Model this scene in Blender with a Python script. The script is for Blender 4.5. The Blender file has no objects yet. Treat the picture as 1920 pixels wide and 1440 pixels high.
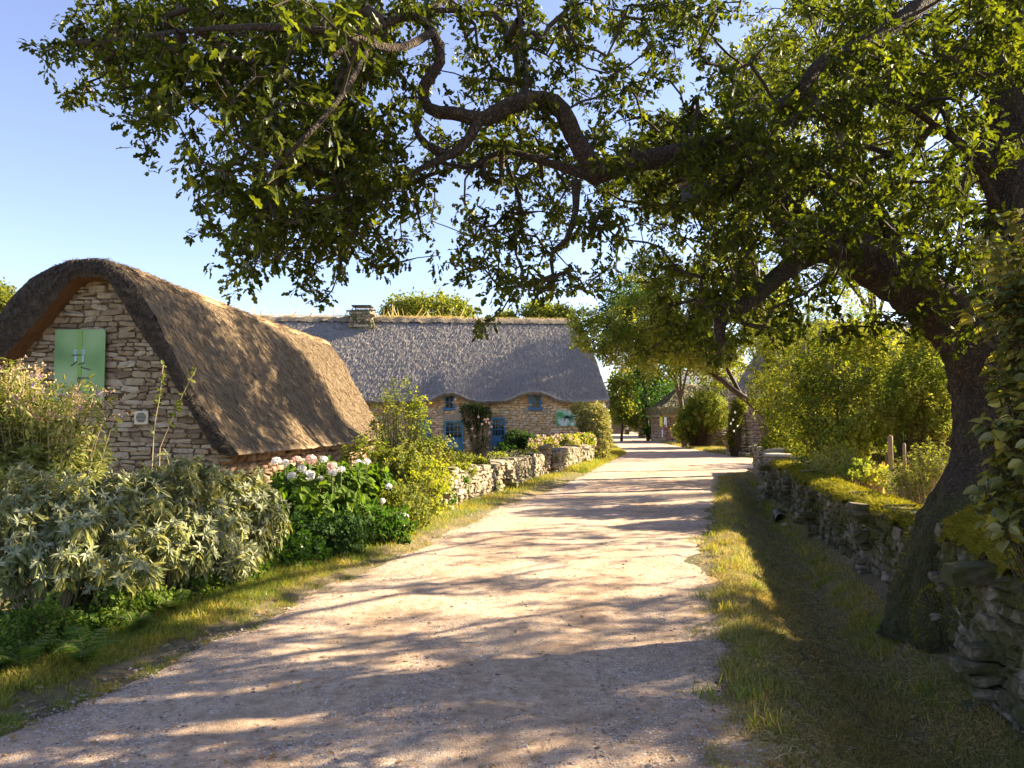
import bpy, math, random
import numpy as np
from mathutils import Vector

rng = np.random.default_rng(7)
random.seed(7)
SC = bpy.context.scene
COL = SC.collection

# ------------------------------------------------------------------ camera, sky, sun, exposure
F = 1400.0
EYE = 1.7
PITCH = math.atan(68.0 / F)
cam = bpy.data.cameras.new("camera")
cam.sensor_width = 36.0
cam.lens = 36.0 * F / 1920.0
cam.clip_start = 0.05
cam.clip_end = 2000
camo = bpy.data.objects.new("camera", cam)
COL.objects.link(camo)
camo.location = (0, 0, EYE)
camo.rotation_euler = (math.pi / 2 + PITCH, 0, 0)
SC.camera = camo

SUN_AZ = math.radians(70)     # clockwise from +Y (to the right of the view)
SUN_EL = math.radians(28)
world = bpy.data.worlds.new("World")
SC.world = world
world.use_nodes = True
wn = world.node_tree.nodes
bg = wn["Background"]
sky = wn.new("ShaderNodeTexSky")
sky.sky_type = 'NISHITA'
sky.sun_disc = False
sky.sun_elevation = SUN_EL
sky.sun_rotation = SUN_AZ
sky.air_density = 1.0
sky.dust_density = 0.4
sky.ozone_density = 3.0
hs = wn.new("ShaderNodeHueSaturation"); hs.inputs["Saturation"].default_value = .88; hs.inputs["Hue"].default_value = .518
world.node_tree.links.new(sky.outputs[0], hs.inputs["Color"])
world.node_tree.links.new(hs.outputs[0], bg.inputs[0])
bg.inputs[1].default_value = 0.063

sun = bpy.data.lights.new("sun", 'SUN')
sun.energy = 5.0
sun.angle = math.radians(0.53)
sun.color = (1.0, 0.83, 0.58)
suno = bpy.data.objects.new("sun", sun)
COL.objects.link(suno)
sdir = Vector((math.sin(SUN_AZ) * math.cos(SUN_EL), math.cos(SUN_AZ) * math.cos(SUN_EL), math.sin(SUN_EL)))
suno.rotation_euler = sdir.to_track_quat('Z', 'Y').to_euler()
suno.location = (20, 10, 20)

SC.view_settings.view_transform = 'Standard'
SC.view_settings.look = 'None'
SC.view_settings.gamma = 1.0
SC.view_settings.exposure = 2.3
SC.render.engine = 'CYCLES'
SC.cycles.max_bounces = 7
SC.cycles.diffuse_bounces = 6
SC.cycles.glossy_bounces = 2
SC.cycles.transmission_bounces = 5
SC.cycles.transparent_max_bounces = 6
SC.cycles.use_denoising = True
SC.cycles.sample_clamp_indirect = 4.0

# ------------------------------------------------------------------ helpers
def P(px, py, Y):
    """pixel of the 1920x1440 frame at depth Y -> world point"""
    px = np.asarray(px, float); py = np.asarray(py, float); Y = np.asarray(Y, float)
    a = (px - 960) / F; b = (720 - py) / F
    wy = math.cos(PITCH) - b * math.sin(PITCH)
    wz = math.sin(PITCH) + b * math.cos(PITCH)
    return np.stack([a / wy * Y, Y + 0 * a, EYE + wz / wy * Y], -1)

def norm(a):
    return a / np.maximum(np.linalg.norm(a, axis=-1, keepdims=True), 1e-9)

def vnoise(x, y, z=0.0, s=1.0, seed=0):
    """cheap smooth pseudo-noise in about [-1,1]"""
    x = x * s; y = y * s; z = z * s
    o = seed * 1.37
    return (np.sin(1.7 * x + 2.3 * y + 1.1 * z + o) + np.sin(-2.9 * x + 1.3 * y + 2.1 * z + 2 * o + 1.0)
            + np.sin(3.7 * x + 4.1 * y - 1.9 * z + 3 * o + 2.0) * .6 + np.sin(6.1 * x - 5.3 * y + 4.3 * z + o * 5) * .4) / 3.0

def link(o, parent=None):
    COL.objects.link(o)
    if parent is not None:
        o.parent = parent
    return o

def tag(o, label=None, cat=None, group=None, kind=None):
    if label: o["label"] = label
    if cat: o["category"] = cat
    if group: o["group"] = group
    if kind: o["kind"] = kind
    return o

def empty(name, loc, label=None, cat=None, group=None):
    o = bpy.data.objects.new(name, None)
    o.empty_display_size = 0.2
    o.location = tuple(float(v) for v in loc)
    link(o)
    return tag(o, label, cat, group)

def mk(name, V, faces, mat, parent=None, smooth=False, uv=None):
    """V (n,3) world coordinates; faces: list of int arrays (m,3) / (m,4)"""
    V = np.asarray(V, np.float32).reshape(-1, 3)
    q_ = parent
    while q_ is not None:
        V = V - np.array(q_.location, np.float32); q_ = q_.parent
    if not isinstance(faces, (list, tuple)):
        faces = [faces]
    faces = [np.asarray(f, np.int32) for f in faces if len(f)]
    me = bpy.data.meshes.new(name)
    nl = sum(f.size for f in faces); nf = sum(len(f) for f in faces)
    me.vertices.add(len(V)); me.vertices.foreach_set("co", V.ravel())
    me.loops.add(nl); me.polygons.add(nf)
    me.loops.foreach_set("vertex_index", np.concatenate([f.ravel() for f in faces]))
    tot = np.concatenate([np.full(len(f), f.shape[1], np.int32) for f in faces])
    st = np.concatenate([[0], np.cumsum(tot)[:-1]]).astype(np.int32)
    me.polygons.foreach_set("loop_start", st)
    me.polygons.foreach_set("loop_total", tot)
    me.polygons.foreach_set("use_smooth", np.full(nf, smooth, bool))
    if uv is not None:
        ul = me.uv_layers.new(name="UVMap")
        li = np.concatenate([f.ravel() for f in faces])
        ul.data.foreach_set("uv", np.asarray(uv, np.float32)[li].ravel())
    me.update(calc_edges=True)
    me.validate()
    me.materials.append(mat)
    return link(bpy.data.objects.new(name, me), parent)

class MB:
    """mesh builder collecting pieces"""
    def __init__(s): s.V = []; s.F = []; s.n = 0
    def add(s, V, faces):
        V = np.asarray(V, float).reshape(-1, 3)
        if not isinstance(faces, (list, tuple)): faces = [faces]
        for f in faces:
            f = np.asarray(f)
            if f.size: s.F.append(f + s.n)
        s.V.append(V); s.n += len(V)
        return s
    def box(s, c, h, R=None):
        c = np.array(c, float); h = np.array(h, float)
        v = np.array([[x, y, z] for x in (-1, 1) for y in (-1, 1) for z in (-1, 1)], float) * h
        if R is not None: v = v @ np.array(R).T
        return s.add(v + c, np.array([[0, 1, 3, 2], [4, 6, 7, 5], [0, 4, 5, 1], [2, 3, 7, 6], [0, 2, 6, 4], [1, 5, 7, 3]]))
    def build(s, name, mat, parent=None, smooth=False):
        return mk(name, np.concatenate(s.V), s.F, mat, parent, smooth)

def Rz(a):
    c, s = math.cos(a), math.sin(a)
    return np.array([[c, -s, 0], [s, c, 0], [0, 0, 1]])

def catmull(pts, step=.1):
    pts = np.asarray(pts, float)
    p = np.vstack([2 * pts[0] - pts[1], pts, 2 * pts[-1] - pts[-2]])
    out = []
    for i in range(1, len(p) - 2):
        n = max(2, int(np.linalg.norm(p[i + 1][:3] - p[i][:3]) / step))
        t = np.linspace(0, 1, n, endpoint=False)[:, None]
        a, b, c, d = p[i - 1], p[i], p[i + 1], p[i + 2]
        out.append(.5 * (2 * b + (c - a) * t + (2 * a - 5 * b + 4 * c - d) * t ** 2 + (3 * b - a - 3 * c + d) * t ** 3))
    out.append(pts[-1:])
    return np.vstack(out)

def tube(path, r, sides=10, bump=0.0, seed=0, cap=True, lobes=None):
    path = np.asarray(path, float); n = len(path)
    r = np.broadcast_to(np.asarray(r, float), (n,))
    T = norm(np.gradient(path, axis=0))
    up = np.array([0.3, 0.2, 1.0]) if abs(T[0][2]) < .8 else np.array([1.0, 0.2, 0])
    N = np.zeros_like(T); N[0] = norm(np.cross(T[0], up))
    for i in range(1, n):
        v = N[i - 1] - T[i] * np.dot(N[i - 1], T[i]); N[i] = norm(v)
    B = np.cross(T, N)
    a = np.linspace(0, 2 * np.pi, sides, endpoint=False)
    rr = r[:, None] * np.ones(sides)
    if bump:
        s = np.cumsum(np.r_[0, np.linalg.norm(np.diff(path, axis=0), axis=1)])[:, None]
        rr = rr * (1 + bump * (np.sin(3 * a + s * 2.1 + seed) * .5 + np.sin(7 * a - s * 5 + seed * 2) * .35
                               + np.sin(5 * a + s * 9 + seed) * .3 + np.sin(11 * a + s * 17 + seed) * .25) + bump * .5 * rng.normal(size=(n, sides)))
    if lobes is not None: rr = rr * lobes(path[:, 2:3], a[None])
    V = path[:, None, :] + rr[..., None] * (np.cos(a)[None, :, None] * N[:, None] + np.sin(a)[None, :, None] * B[:, None])
    V = V.reshape(-1, 3)
    i = np.arange(n - 1)[:, None]; j = np.arange(sides)[None]
    q = np.stack([i * sides + j, i * sides + (j + 1) % sides, (i + 1) * sides + (j + 1) % sides, (i + 1) * sides + j], -1).reshape(-1, 4)
    fs = [q]
    if cap:
        V = np.vstack([V, path[-1] + T[-1] * r[-1] * .5])
        k = len(V) - 1; b = (n - 1) * sides
        jj = np.arange(sides)
        fs.append(np.stack([b + jj, b + (jj + 1) % sides, np.full(sides, k)], -1))
    return V, fs

def sticks(p0, p1, r0, r1, sides=5):
    p0 = np.asarray(p0, float); p1 = np.asarray(p1, float); n = len(p0)
    r0 = np.broadcast_to(r0, (n,)); r1 = np.broadcast_to(r1, (n,))
    T = norm(p1 - p0)
    h = np.where(np.abs(T[:, 2:3]) < .9, np.array([[0, 0, 1.]]), np.array([[1., 0, 0]]))
    N = norm(np.cross(T, h)); B = np.cross(T, N)
    a = np.linspace(0, 2 * np.pi, sides, endpoint=False)
    ring = np.cos(a)[None, :, None] * N[:, None] + np.sin(a)[None, :, None] * B[:, None]
    V = np.concatenate([p0[:, None] + ring * r0[:, None, None], p1[:, None] + ring * r1[:, None, None]], 1)
    b = (np.arange(n) * sides * 2)[:, None]; j = np.arange(sides)[None]
    q = np.stack([b + j, b + (j + 1) % sides, b + sides + (j + 1) % sides, b + sides + j], -1).reshape(-1, 4)
    return V.reshape(-1, 3), q

def leaf_tmpl(w, fold=.12, curl=-.12):
    """w: list of (halfwidth, y) from base to tip; returns V, [quads, tris]"""
    V = []; q = []; t = []
    n = len(w)
    for i, (hw, y) in enumerate(w):
        z = curl * y * y
        V += [[-hw, y, z + fold * hw], [0, y, z], [hw, y, z + fold * hw]]
    for i in range(n - 1):
        a = 3 * i
        if i == n - 2 and w[-1][0] == 0:
            t += [[a, a + 1, a + 4], [a + 1, a + 2, a + 4]]
        else:
            q += [[a, a + 1, a + 4, a + 3], [a + 1, a + 2, a + 5, a + 4]]
    return np.array(V, float), [np.array(q).reshape(-1, 4), np.array(t).reshape(-1, 3)]

OAK = leaf_tmpl([(.02, 0), (.03, .1), (.19, .24), (.09, .34), (.3, .5), (.15, .62), (.3, .78), (.14, .9), (0, 1)], .3, -.2)
OAK2 = leaf_tmpl([(.02, 0), (.17, .26), (.10, .38), (.30, .6), (.15, .74), (.20, .88), (0, 1)], .35, -.25)
OVATE = leaf_tmpl([(.02, 0), (.02, .12), (.26, .3), (.34, .5), (.24, .78), (0, 1)], .35, -.25)
SIMPLE = leaf_tmpl([(.02, 0), (.3, .45), (0, 1)], .3, -.15)
LANCE = leaf_tmpl([(.02, 0), (.13, .3), (.12, .65), (0, 1)], .4, -.35)
BLADE = leaf_tmpl([(.05, 0), (.035, .55), (0, 1)], .2, -.3)

def scatter(tm, pos, fwd, nrm, size):
    tv, tf = tm
    pos = np.asarray(pos, float); n = len(pos)
    f = norm(fwd); z = norm(nrm - f * np.sum(nrm * f, -1, keepdims=True)); x = np.cross(f, z)
    size = np.broadcast_to(np.asarray(size, float), (n,))
    V = pos[:, None] + size[:, None, None] * (tv[None, :, 0:1] * x[:, None] + tv[None, :, 1:2] * f[:, None] + tv[None, :, 2:3] * z[:, None])
    k = len(tv); b = (np.arange(n) * k)[:, None, None]
    return V.reshape(-1, 3), [(t[None] + b).reshape(-1, t.shape[1]) for t in tf if len(t)]

def rdir(n, up=0.0):
    v = rng.normal(size=(n, 3)); v = norm(v); v[:, 2] += up
    return norm(v)

def sprays(cent, per, spread, size, tm, droop=-.1, upn=.9, szvar=.35):
    """leaf sprays round cluster centres"""
    cent = np.asarray(cent, float); n = len(cent)
    pos = np.repeat(cent, per, 0)
    axis = np.repeat(rdir(n, droop), per, 0)
    t = rng.uniform(-1, 1, (n * per, 1))
    side = rdir(n * per)
    pos = pos + axis * t * spread + side * spread * .28 * rng.uniform(.2, 1.2, (n * per, 1))
    fwd = norm(side * .8 + axis * .7 + np.array([0, 0, -.15]))
    nr = rdir(n * per, upn)
    return scatter(tm, pos, fwd, nr, size * (1 + szvar * rng.uniform(-1, 1, n * per)))

# ------------------------------------------------------------------ materials
def newmat(name):
    m = bpy.data.materials.new(name); m.use_nodes = True
    return m, m.node_tree.nodes, m.node_tree.links, m.node_tree.nodes["Principled BSDF"]

def ramp(n, cols, interp='LINEAR', pos=None):
    r = n.new("ShaderNodeValToRGB"); e = r.color_ramp.elements
    r.color_ramp.interpolation = interp
    k = len(cols)
    while len(e) < k: e.new(.5)
    for i, c in enumerate(cols):
        e[i].position = (i / (k - 1)) if pos is None else pos[i]
        e[i].color = (*c, 1)
    return r

def noise(n, l, scale, detail=4, vec=None, rough=.55, dist=0):
    t = n.new("ShaderNodeTexNoise"); t.inputs["Scale"].default_value = scale
    t.inputs["Detail"].default_value = detail; t.inputs["Roughness"].default_value = rough
    t.inputs["Distortion"].default_value = dist
    if vec is not None: l.new(vec, t.inputs["Vector"])
    return t

def mixc(n, l, a, b, fac, mode='MIX'):
    m = n.new("ShaderNodeMix"); m.data_type = 'RGBA'; m.blend_type = mode
    for s, v in ((6, a), (7, b)):
        if isinstance(v, tuple): m.inputs[s].default_value = (*v, 1)
        else: l.new(v, m.inputs[s])
    if isinstance(fac, (int, float)): m.inputs[0].default_value = fac
    else: l.new(fac, m.inputs[0])
    return m.outputs[2]

def bump(n, l, h, strength=.5, dist=.02, prev=None):
    b = n.new("ShaderNodeBump"); b.inputs["Strength"].default_value = strength
    b.inputs["Distance"].default_value = dist
    l.new(h, b.inputs["Height"])
    if prev is not None: l.new(prev, b.inputs["Normal"])
    return b.outputs[0]

def leafmat(name, cols, trans=.42, tmul=(1.5, 1.7, .45), gloss=.06, rough=.5, patch=None):
    m, n, l, pb = newmat(name)
    g = n.new("ShaderNodeNewGeometry")
    r = ramp(n, cols); l.new(g.outputs["Random Per Island"], r.inputs[0])
    col = r.outputs[0]
    if patch:
        tc = n.new("ShaderNodeTexCoord")
        ns = noise(n, l, patch[0], 2, tc.outputs["Object"])
        rr = ramp(n, [(0, 0, 0), (1, 1, 1)], pos=[.42, .6]); l.new(ns.outputs[0], rr.inputs[0])
        col = mixc(n, l, col, patch[1], rr.outputs[0], 'MULTIPLY')
    d = n.new("ShaderNodeBsdfDiffuse"); l.new(col, d.inputs[0])
    t = n.new("ShaderNodeBsdfTranslucent")
    l.new(mixc(n, l, col, tmul, 1.0, 'MULTIPLY'), t.inputs[0])
    mx = n.new("ShaderNodeMixShader"); mx.inputs[0].default_value = trans
    l.new(d.outputs[0], mx.inputs[1]); l.new(t.outputs[0], mx.inputs[2])
    gl = n.new("ShaderNodeBsdfGlossy"); gl.inputs["Roughness"].default_value = rough
    gl.inputs["Color"].default_value = (.6, .62, .55, 1)
    fr = n.new("ShaderNodeFresnel"); fr.inputs[0].default_value = 1.4
    mth = n.new("ShaderNodeMath"); mth.operation = 'MULTIPLY_ADD'
    l.new(fr.outputs[0], mth.inputs[0]); mth.inputs[1].default_value = .06 + gloss; mth.inputs[2].default_value = gloss * .08
    mx2 = n.new("ShaderNodeMixShader"); l.new(mth.outputs[0], mx2.inputs[0])
    l.new(mx.outputs[0], mx2.inputs[1]); l.new(gl.outputs[0], mx2.inputs[2])
    l.new(mx2.outputs[0], n["Material Output"].inputs[0])
    n.remove(pb)
    return m

def solid(name, col, rough=.7, var=.15, scale=20, metallic=0.0, bmp=.2, bd=.003):
    m, n, l, p = newmat(name)
    tc = n.new("ShaderNodeTexCoord")
    ns = noise(n, l, scale, 5, tc.outputs["Object"])
    c = mixc(n, l, tuple(v * (1 - var) for v in col), tuple(min(1, v * (1 + var)) for v in col), ns.outputs[0])
    l.new(c, p.inputs["Base Color"]); p.inputs["Roughness"].default_value = rough
    p.inputs["Metallic"].default_value = metallic
    if bmp: l.new(bump(n, l, ns.outputs[0], bmp, bd), p.inputs["Normal"])
    return m

def stonemat(name, cols, lichen=(.5, .47, .38), lich=.35, scale=9.0, moss=None):
    m, n, l, p = newmat(name)
    g = n.new("ShaderNodeNewGeometry"); tc = n.new("ShaderNodeTexCoord")
    r = ramp(n, cols); l.new(g.outputs["Random Per Island"], r.inputs[0])
    n1 = noise(n, l, scale, 6, tc.outputs["Object"], .65)
    n2 = noise(n, l, scale * 4.5, 6, tc.outputs["Object"], .7)
    r1 = ramp(n, [(.55, .5, .45), (1, 1, 1), (1.25, 1.2, 1.1)], pos=[.3, .5, .72]); l.new(n1.outputs[0], r1.inputs[0])
    c = mixc(n, l, r.outputs[0], r1.outputs[0], 1.0, 'MULTIPLY')
    r2 = ramp(n, [(0, 0, 0), (1, 1, 1)], pos=[.56, .66]); l.new(n2.outputs[0], r2.inputs[0])
    fm = n.new("ShaderNodeMath"); fm.operation = 'MULTIPLY'; l.new(r2.outputs[0], fm.inputs[0]); fm.inputs[1].default_value = lich
    c = mixc(n, l, c, lichen, fm.outputs[0])
    if moss:
        n3 = noise(n, l, 3.0, 5, tc.outputs["Object"], .6)
        r3 = ramp(n, [(0, 0, 0), (1, 1, 1)], pos=moss[1]); l.new(n3.outputs[0], r3.inputs[0])
        c = mixc(n, l, c, moss[0], r3.outputs[0])
    l.new(c, p.inputs["Base Color"]); p.inputs["Roughness"].default_value = .9
    b = bump(n, l, n1.outputs[0], .6, .03)
    l.new(bump(n, l, n2.outputs[0], .6, .012, b), p.inputs["Normal"])
    return m

def thatchmat(name, cols, sx, sy, patch):
    """uv: u across the slope, v down the slope, in metres"""
    m, n, l, p = newmat(name)
    uvn = n.new("ShaderNodeUVMap"); g = n.new("ShaderNodeNewGeometry")
    mp = n.new("ShaderNodeMapping"); l.new(uvn.outputs[0], mp.inputs[0]); mp.inputs["Scale"].default_value = (sx, sy, 1)
    n1 = noise(n, l, 1.0, 6, mp.outputs[0], .7)
    n2 = noise(n, l, .9, 5, uvn.outputs[0], .6)
    mp3 = n.new("ShaderNodeMapping"); l.new(uvn.outputs[0], mp3.inputs[0]); mp3.inputs["Scale"].default_value = (sx * .25, sy * .5, 1)
    n3 = noise(n, l, 1.0, 4, mp3.outputs[0], .6)
    r = ramp(n, cols, pos=[.25, .5, .75]); l.new(n1.outputs[0], r.inputs[0])
    ri = ramp(n, [(.6, .6, .6), (1.35, 1.3, 1.2)]); l.new(g.outputs["Random Per Island"], ri.inputs[0])
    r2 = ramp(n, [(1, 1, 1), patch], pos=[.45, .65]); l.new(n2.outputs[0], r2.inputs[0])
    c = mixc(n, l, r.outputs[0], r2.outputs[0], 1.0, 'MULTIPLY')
    c = mixc(n, l, c, ri.outputs[0], .6, 'MULTIPLY')
    l.new(c, p.inputs["Base Color"]); p.inputs["Roughness"].default_value = .95
    b = bump(n, l, n3.outputs[0], .8, .08)
    l.new(bump(n, l, n1.outputs[0], .9, .05, b), p.inputs["Normal"])
    return m

M = {}
M['stone'] = stonemat("gable_stone", [(.18, .135, .085), (.29, .225, .145), (.38, .315, .215), (.24, .18, .115), (.48, .42, .32), (.32, .235, .145)])
M['gold'] = stonemat("golden_stone", [(.68, .45, .22), (.85, .63, .36), (.88, .74, .52), (.66, .47, .28)], (.7, .6, .45), .3)
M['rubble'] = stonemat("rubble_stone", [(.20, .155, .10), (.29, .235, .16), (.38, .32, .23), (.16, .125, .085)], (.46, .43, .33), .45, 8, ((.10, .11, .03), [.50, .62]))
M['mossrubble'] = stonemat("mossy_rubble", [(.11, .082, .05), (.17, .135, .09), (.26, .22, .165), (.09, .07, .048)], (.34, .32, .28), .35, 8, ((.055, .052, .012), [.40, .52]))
M['brown'] = stonemat("brown_stone", [(.25, .15, .09), (.33, .21, .13), (.4, .29, .2)])
M['mortar'] = solid("mortar", (.16, .115, .07), .95, .3, 14, bmp=.6, bd=.02)
M['mortar_gold'] = solid("mortar_gold", (.5, .35, .2), .95, .25, 14, bmp=.6, bd=.02)
M['earth'] = solid("earth", (.07, .055, .035), .95, .4, 8, bmp=.6, bd=.03)
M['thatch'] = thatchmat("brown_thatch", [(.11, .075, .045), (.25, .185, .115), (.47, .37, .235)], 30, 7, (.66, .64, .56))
M['thatch_dark'] = thatchmat("weathered_thatch_edge", [(.035, .028, .022), (.075, .06, .045), (.15, .12, .09)], 34, 9, (.8, .75, .7))
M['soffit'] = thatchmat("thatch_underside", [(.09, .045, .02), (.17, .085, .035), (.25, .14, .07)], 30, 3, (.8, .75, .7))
M['thatch_grey'] = thatchmat("grey_thatch", [(.20, .185, .175), (.36, .335, .315), (.52, .48, .44)], 22, 4, (.84, .84, .86))
M['thatch_moss'] = thatchmat("mossy_thatch", [(.12, .10, .05), (.22, .19, .10), (.33, .29, .16)], 12, 3, (.6, .75, .4))
M['ridge'] = thatchmat("golden_ridge", [(.34, .24, .12), (.55, .41, .23), (.70, .55, .33)], 26, 6, (.9, .88, .8))
M['ridge_dry'] = solid("dry_ridge", (.22, .175, .12), .95, .4, 9, bmp=.8, bd=.05)
M['blue'] = solid("blue_paint", (.05, .22, .46), .5, .12, 30)
M['teal'] = solid("faded_teal_paint", (.08, .30, .46), .6, .25, 10)
def glassmat():
    m, n, l, p = newmat("window_glass")
    p.inputs["Base Color"].default_value = (.02, .025, .03, 1); p.inputs["Roughness"].default_value = .06
    tc = n.new("ShaderNodeTexCoord"); ns = noise(n, l, 2.5, 2, tc.outputs["Object"])
    l.new(bump(n, l, ns.outputs[0], .25, .02), p.inputs["Normal"])
    return m
M['glass'] = glassmat()
M['wood'] = solid("weathered_wood", (.17, .12, .08), .85, .35, 16, bmp=.5, bd=.01)
M['wood_pale'] = solid("pale_post_wood", (.27, .18, .10), .85, .25, 16, bmp=.5, bd=.01)
M['slab'] = solid("pale_slab", (.42, .36, .27), .9, .25, 10, bmp=.5, bd=.01)
M['black'] = solid("black_plastic", (.012, .012, .014), .5, .2, 20)
M['cream'] = solid("cream_plastic", (.62, .56, .42), .5, .05, 10, bmp=.05)
M['white'] = solid("white_board", (.75, .76, .78), .5, .05, 10, bmp=.05)
M['yellow'] = solid("yellow_board", (.62, .6, .05), .5, .08, 10, bmp=.05)
M['orange'] = solid("orange_board", (.7, .22, .07), .5, .08, 10, bmp=.05)
M['metal'] = solid("dark_metal", (.06, .06, .06), .5, .2, 30, .6)
M['navy'] = solid("navy_board", (.02, .04, .10), .5, .1, 10)

def panelmat():
    m, n, l, p = newmat("green_print")
    tc = n.new("ShaderNodeTexCoord")
    n1 = noise(n, l, 1.6, 1, tc.outputs["Object"], .3)
    r = ramp(n, [(.06, .17, .03), (.14, .30, .08), (.22, .38, .15), (.34, .46, .25)], pos=[.3, .45, .58, .75]); l.new(n1.outputs[0], r.inputs[0])
    l.new(r.outputs[0], p.inputs["Base Color"]); p.inputs["Roughness"].default_value = .35
    return m
M['print'] = panelmat()
def panelmat2():
    m, n, l, p = newmat("pale_green_print")
    tc = n.new("ShaderNodeTexCoord")
    n1 = noise(n, l, 3.2, 1, tc.outputs["Object"], .3)
    r = ramp(n, [(.05, .30, .08), (.20, .52, .30), (.45, .66, .55), (.68, .80, .74)], pos=[.32, .45, .52, .6]); l.new(n1.outputs[0], r.inputs[0])
    l.new(r.outputs[0], p.inputs["Base Color"]); p.inputs["Roughness"].default_value = .4
    return m
M['print2'] = panelmat2()
M['print_stem'] = solid("print_stem", (.16, .33, .03), .35, .1, 4, bmp=0)
M['print_blue'] = solid("print_pale_blue", (.30, .52, .60), .35, .1, 4, bmp=0)
M['print_dark'] = solid("print_dark", (.015, .025, .03), .35, .1, 4, bmp=0)

def barkmat(name, base, mossc=None, mosspos=(.45, .6), zfade=None):
    m, n, l, p = newmat(name)
    tc = n.new("ShaderNodeTexCoord")
    mp = n.new("ShaderNodeMapping"); l.new(tc.outputs["Object"], mp.inputs[0]); mp.inputs["Scale"].default_value = (1, 1, .6)
    v = n.new("ShaderNodeTexVoronoi"); v.feature = 'DISTANCE_TO_EDGE'; v.inputs["Scale"].default_value = 21
    ns0 = noise(n, l, 5, 4, mp.outputs[0], .6)
    ad = n.new("ShaderNodeVectorMath"); ad.operation = 'MULTIPLY_ADD'
    l.new(ns0.outputs[1], ad.inputs[0]); ad.inputs[1].default_value = (.35, .35, .35); l.new(mp.outputs[0], ad.inputs[2])
    l.new(ad.outputs[0], v.inputs["Vector"])
    n1 = noise(n, l, 14, 6, mp.outputs[0], .7)
    r = ramp(n, [tuple(c * .35 for c in base), base, tuple(c * 1.9 for c in base)], pos=[0, .12, .5]); l.new(v.outputs[0], r.inputs[0])
    r1 = ramp(n, [(.5, .5, .5), (1.4, 1.35, 1.3)]); l.new(n1.outputs[0], r1.inputs[0])
    c = mixc(n, l, r.outputs[0], r1.outputs[0], 1, 'MULTIPLY')
    if mossc:
        n2 = noise(n, l, 2.2, 5, tc.outputs["Object"], .6)
        g = n.new("ShaderNodeNewGeometry"); sp = n.new("ShaderNodeSeparateXYZ"); l.new(g.outputs["Position"], sp.inputs[0])
        mr = n.new("ShaderNodeMapRange"); mr.inputs[1].default_value = zfade[0]; mr.inputs[2].default_value = zfade[1]
        mr.inputs[3].default_value = .22; mr.inputs[4].default_value = -.12; l.new(sp.outputs[2], mr.inputs[0])
        a = n.new("ShaderNodeMath"); a.operation = 'ADD'; l.new(n2.outputs[0], a.inputs[0]); l.new(mr.outputs[0], a.inputs[1])
        r2 = ramp(n, [(0, 0, 0), (1, 1, 1)], pos=list(mosspos)); l.new(a.outputs[0], r2.inputs[0])
        c = mixc(n, l, c, mossc, r2.outputs[0])
    l.new(c, p.inputs["Base Color"]); p.inputs["Roughness"].default_value = .95
    b = bump(n, l, v.outputs[0], 1.0, .12)
    l.new(bump(n, l, n1.outputs[0], .7, .015, b), p.inputs["Normal"])
    return m
M['bark'] = barkmat("oak_bark", (.082, .055, .034), (.068, .066, .016), (.46, .62), (.0, 1.8))
M['bark2'] = barkmat("pale_bark", (.26, .2, .12))
M['twig'] = solid("twig_bark", (.045, .03, .018), .9, .3, 30)
M['stem_green'] = solid("green_stem", (.14, .13, .05), .8, .3, 20)
M['stem_pale'] = solid("pale_stem", (.34, .27, .16), .8, .3, 20)

M['oakleaf'] = leafmat("oak_leaf", [(.020, .027, .006), (.036, .047, .009), (.058, .072, .012), (.10, .108, .016)], .52, (2.2, 2.25, .42), gloss=.03)
M['midleaf'] = leafmat("yellow_green_leaf", [(.08, .105, .020), (.14, .17, .030), (.20, .225, .042), (.27, .265, .055)], .5, (1.6, 1.55, .42))  # one leaf palette, varied at random from leaf to leaf
M['brightleaf'] = leafmat("bright_shrub_leaf", [(.15, .175, .03), (.235, .26, .045), (.32, .335, .07), (.42, .39, .10)], .54, (1.45, 1.35, .45), patch=(1.4, (.55, .72, .55)))
M['darkleaf'] = leafmat("dark_shrub_leaf", [(.022, .05, .012), (.035, .08, .018), (.06, .11, .025)], .4, (1.8, 2, .5))
M['hydleaf'] = leafmat("hydrangea_leaf", [(.045, .085, .012), (.08, .14, .018), (.14, .20, .028)], .42, (1.5, 1.6, .4))
M['sageleaf'] = leafmat("grey_sage_leaf", [(.10, .125, .045), (.16, .19, .08), (.23, .255, .125), (.29, .27, .065), (.31, .33, .19)], .3, (1.3, 1.25, .6), gloss=.05, rough=.7)
M['sagetip'] = leafmat("pale_sage_tip", [(.24, .27, .16), (.31, .33, .21), (.38, .39, .26)], .25, (1.2, 1.15, .7), gloss=.05, rough=.7)
M['buddleaf'] = leafmat("buddleia_leaf", [(.10, .135, .03), (.17, .205, .05), (.26, .27, .075), (.40, .37, .14)], .42, (1.3, 1.25, .5))
M['straw_flower'] = leafmat("faded_flower_spike", [(.45, .32, .14), (.6, .45, .22), (.5, .36, .3), (.68, .55, .3)], .3, (1.1, 1, .7))
M['lilac'] = leafmat("lilac_flower", [(.30, .18, .34), (.45, .3, .45)], .3, (1.1, 1, 1))
M['groundleaf'] = leafmat("undergrowth_leaf", [(.035, .08, .012), (.07, .13, .02), (.12, .19, .03), (.2, .22, .05)], .42, (1.6, 1.7, .4))
M['vineleaf'] = leafmat("broad_vine_leaf", [(.07, .085, .03), (.10, .12, .03), (.16, .16, .03), (.34, .29, .035), (.17, .17, .07)], .4, (1.5, 1.45, .35), gloss=.5, rough=.35)
M['dryleaf'] = leafmat("dry_leaf", [(.28, .16, .07), (.4, .26, .12), (.3, .28, .14)], .2, (1, 1, .8))
M['pinkflower'] = leafmat("pink_petal", [(.8, .52, .5), (.85, .7, .62), (.75, .4, .42)], .3, (1, .9, .9))
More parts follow.
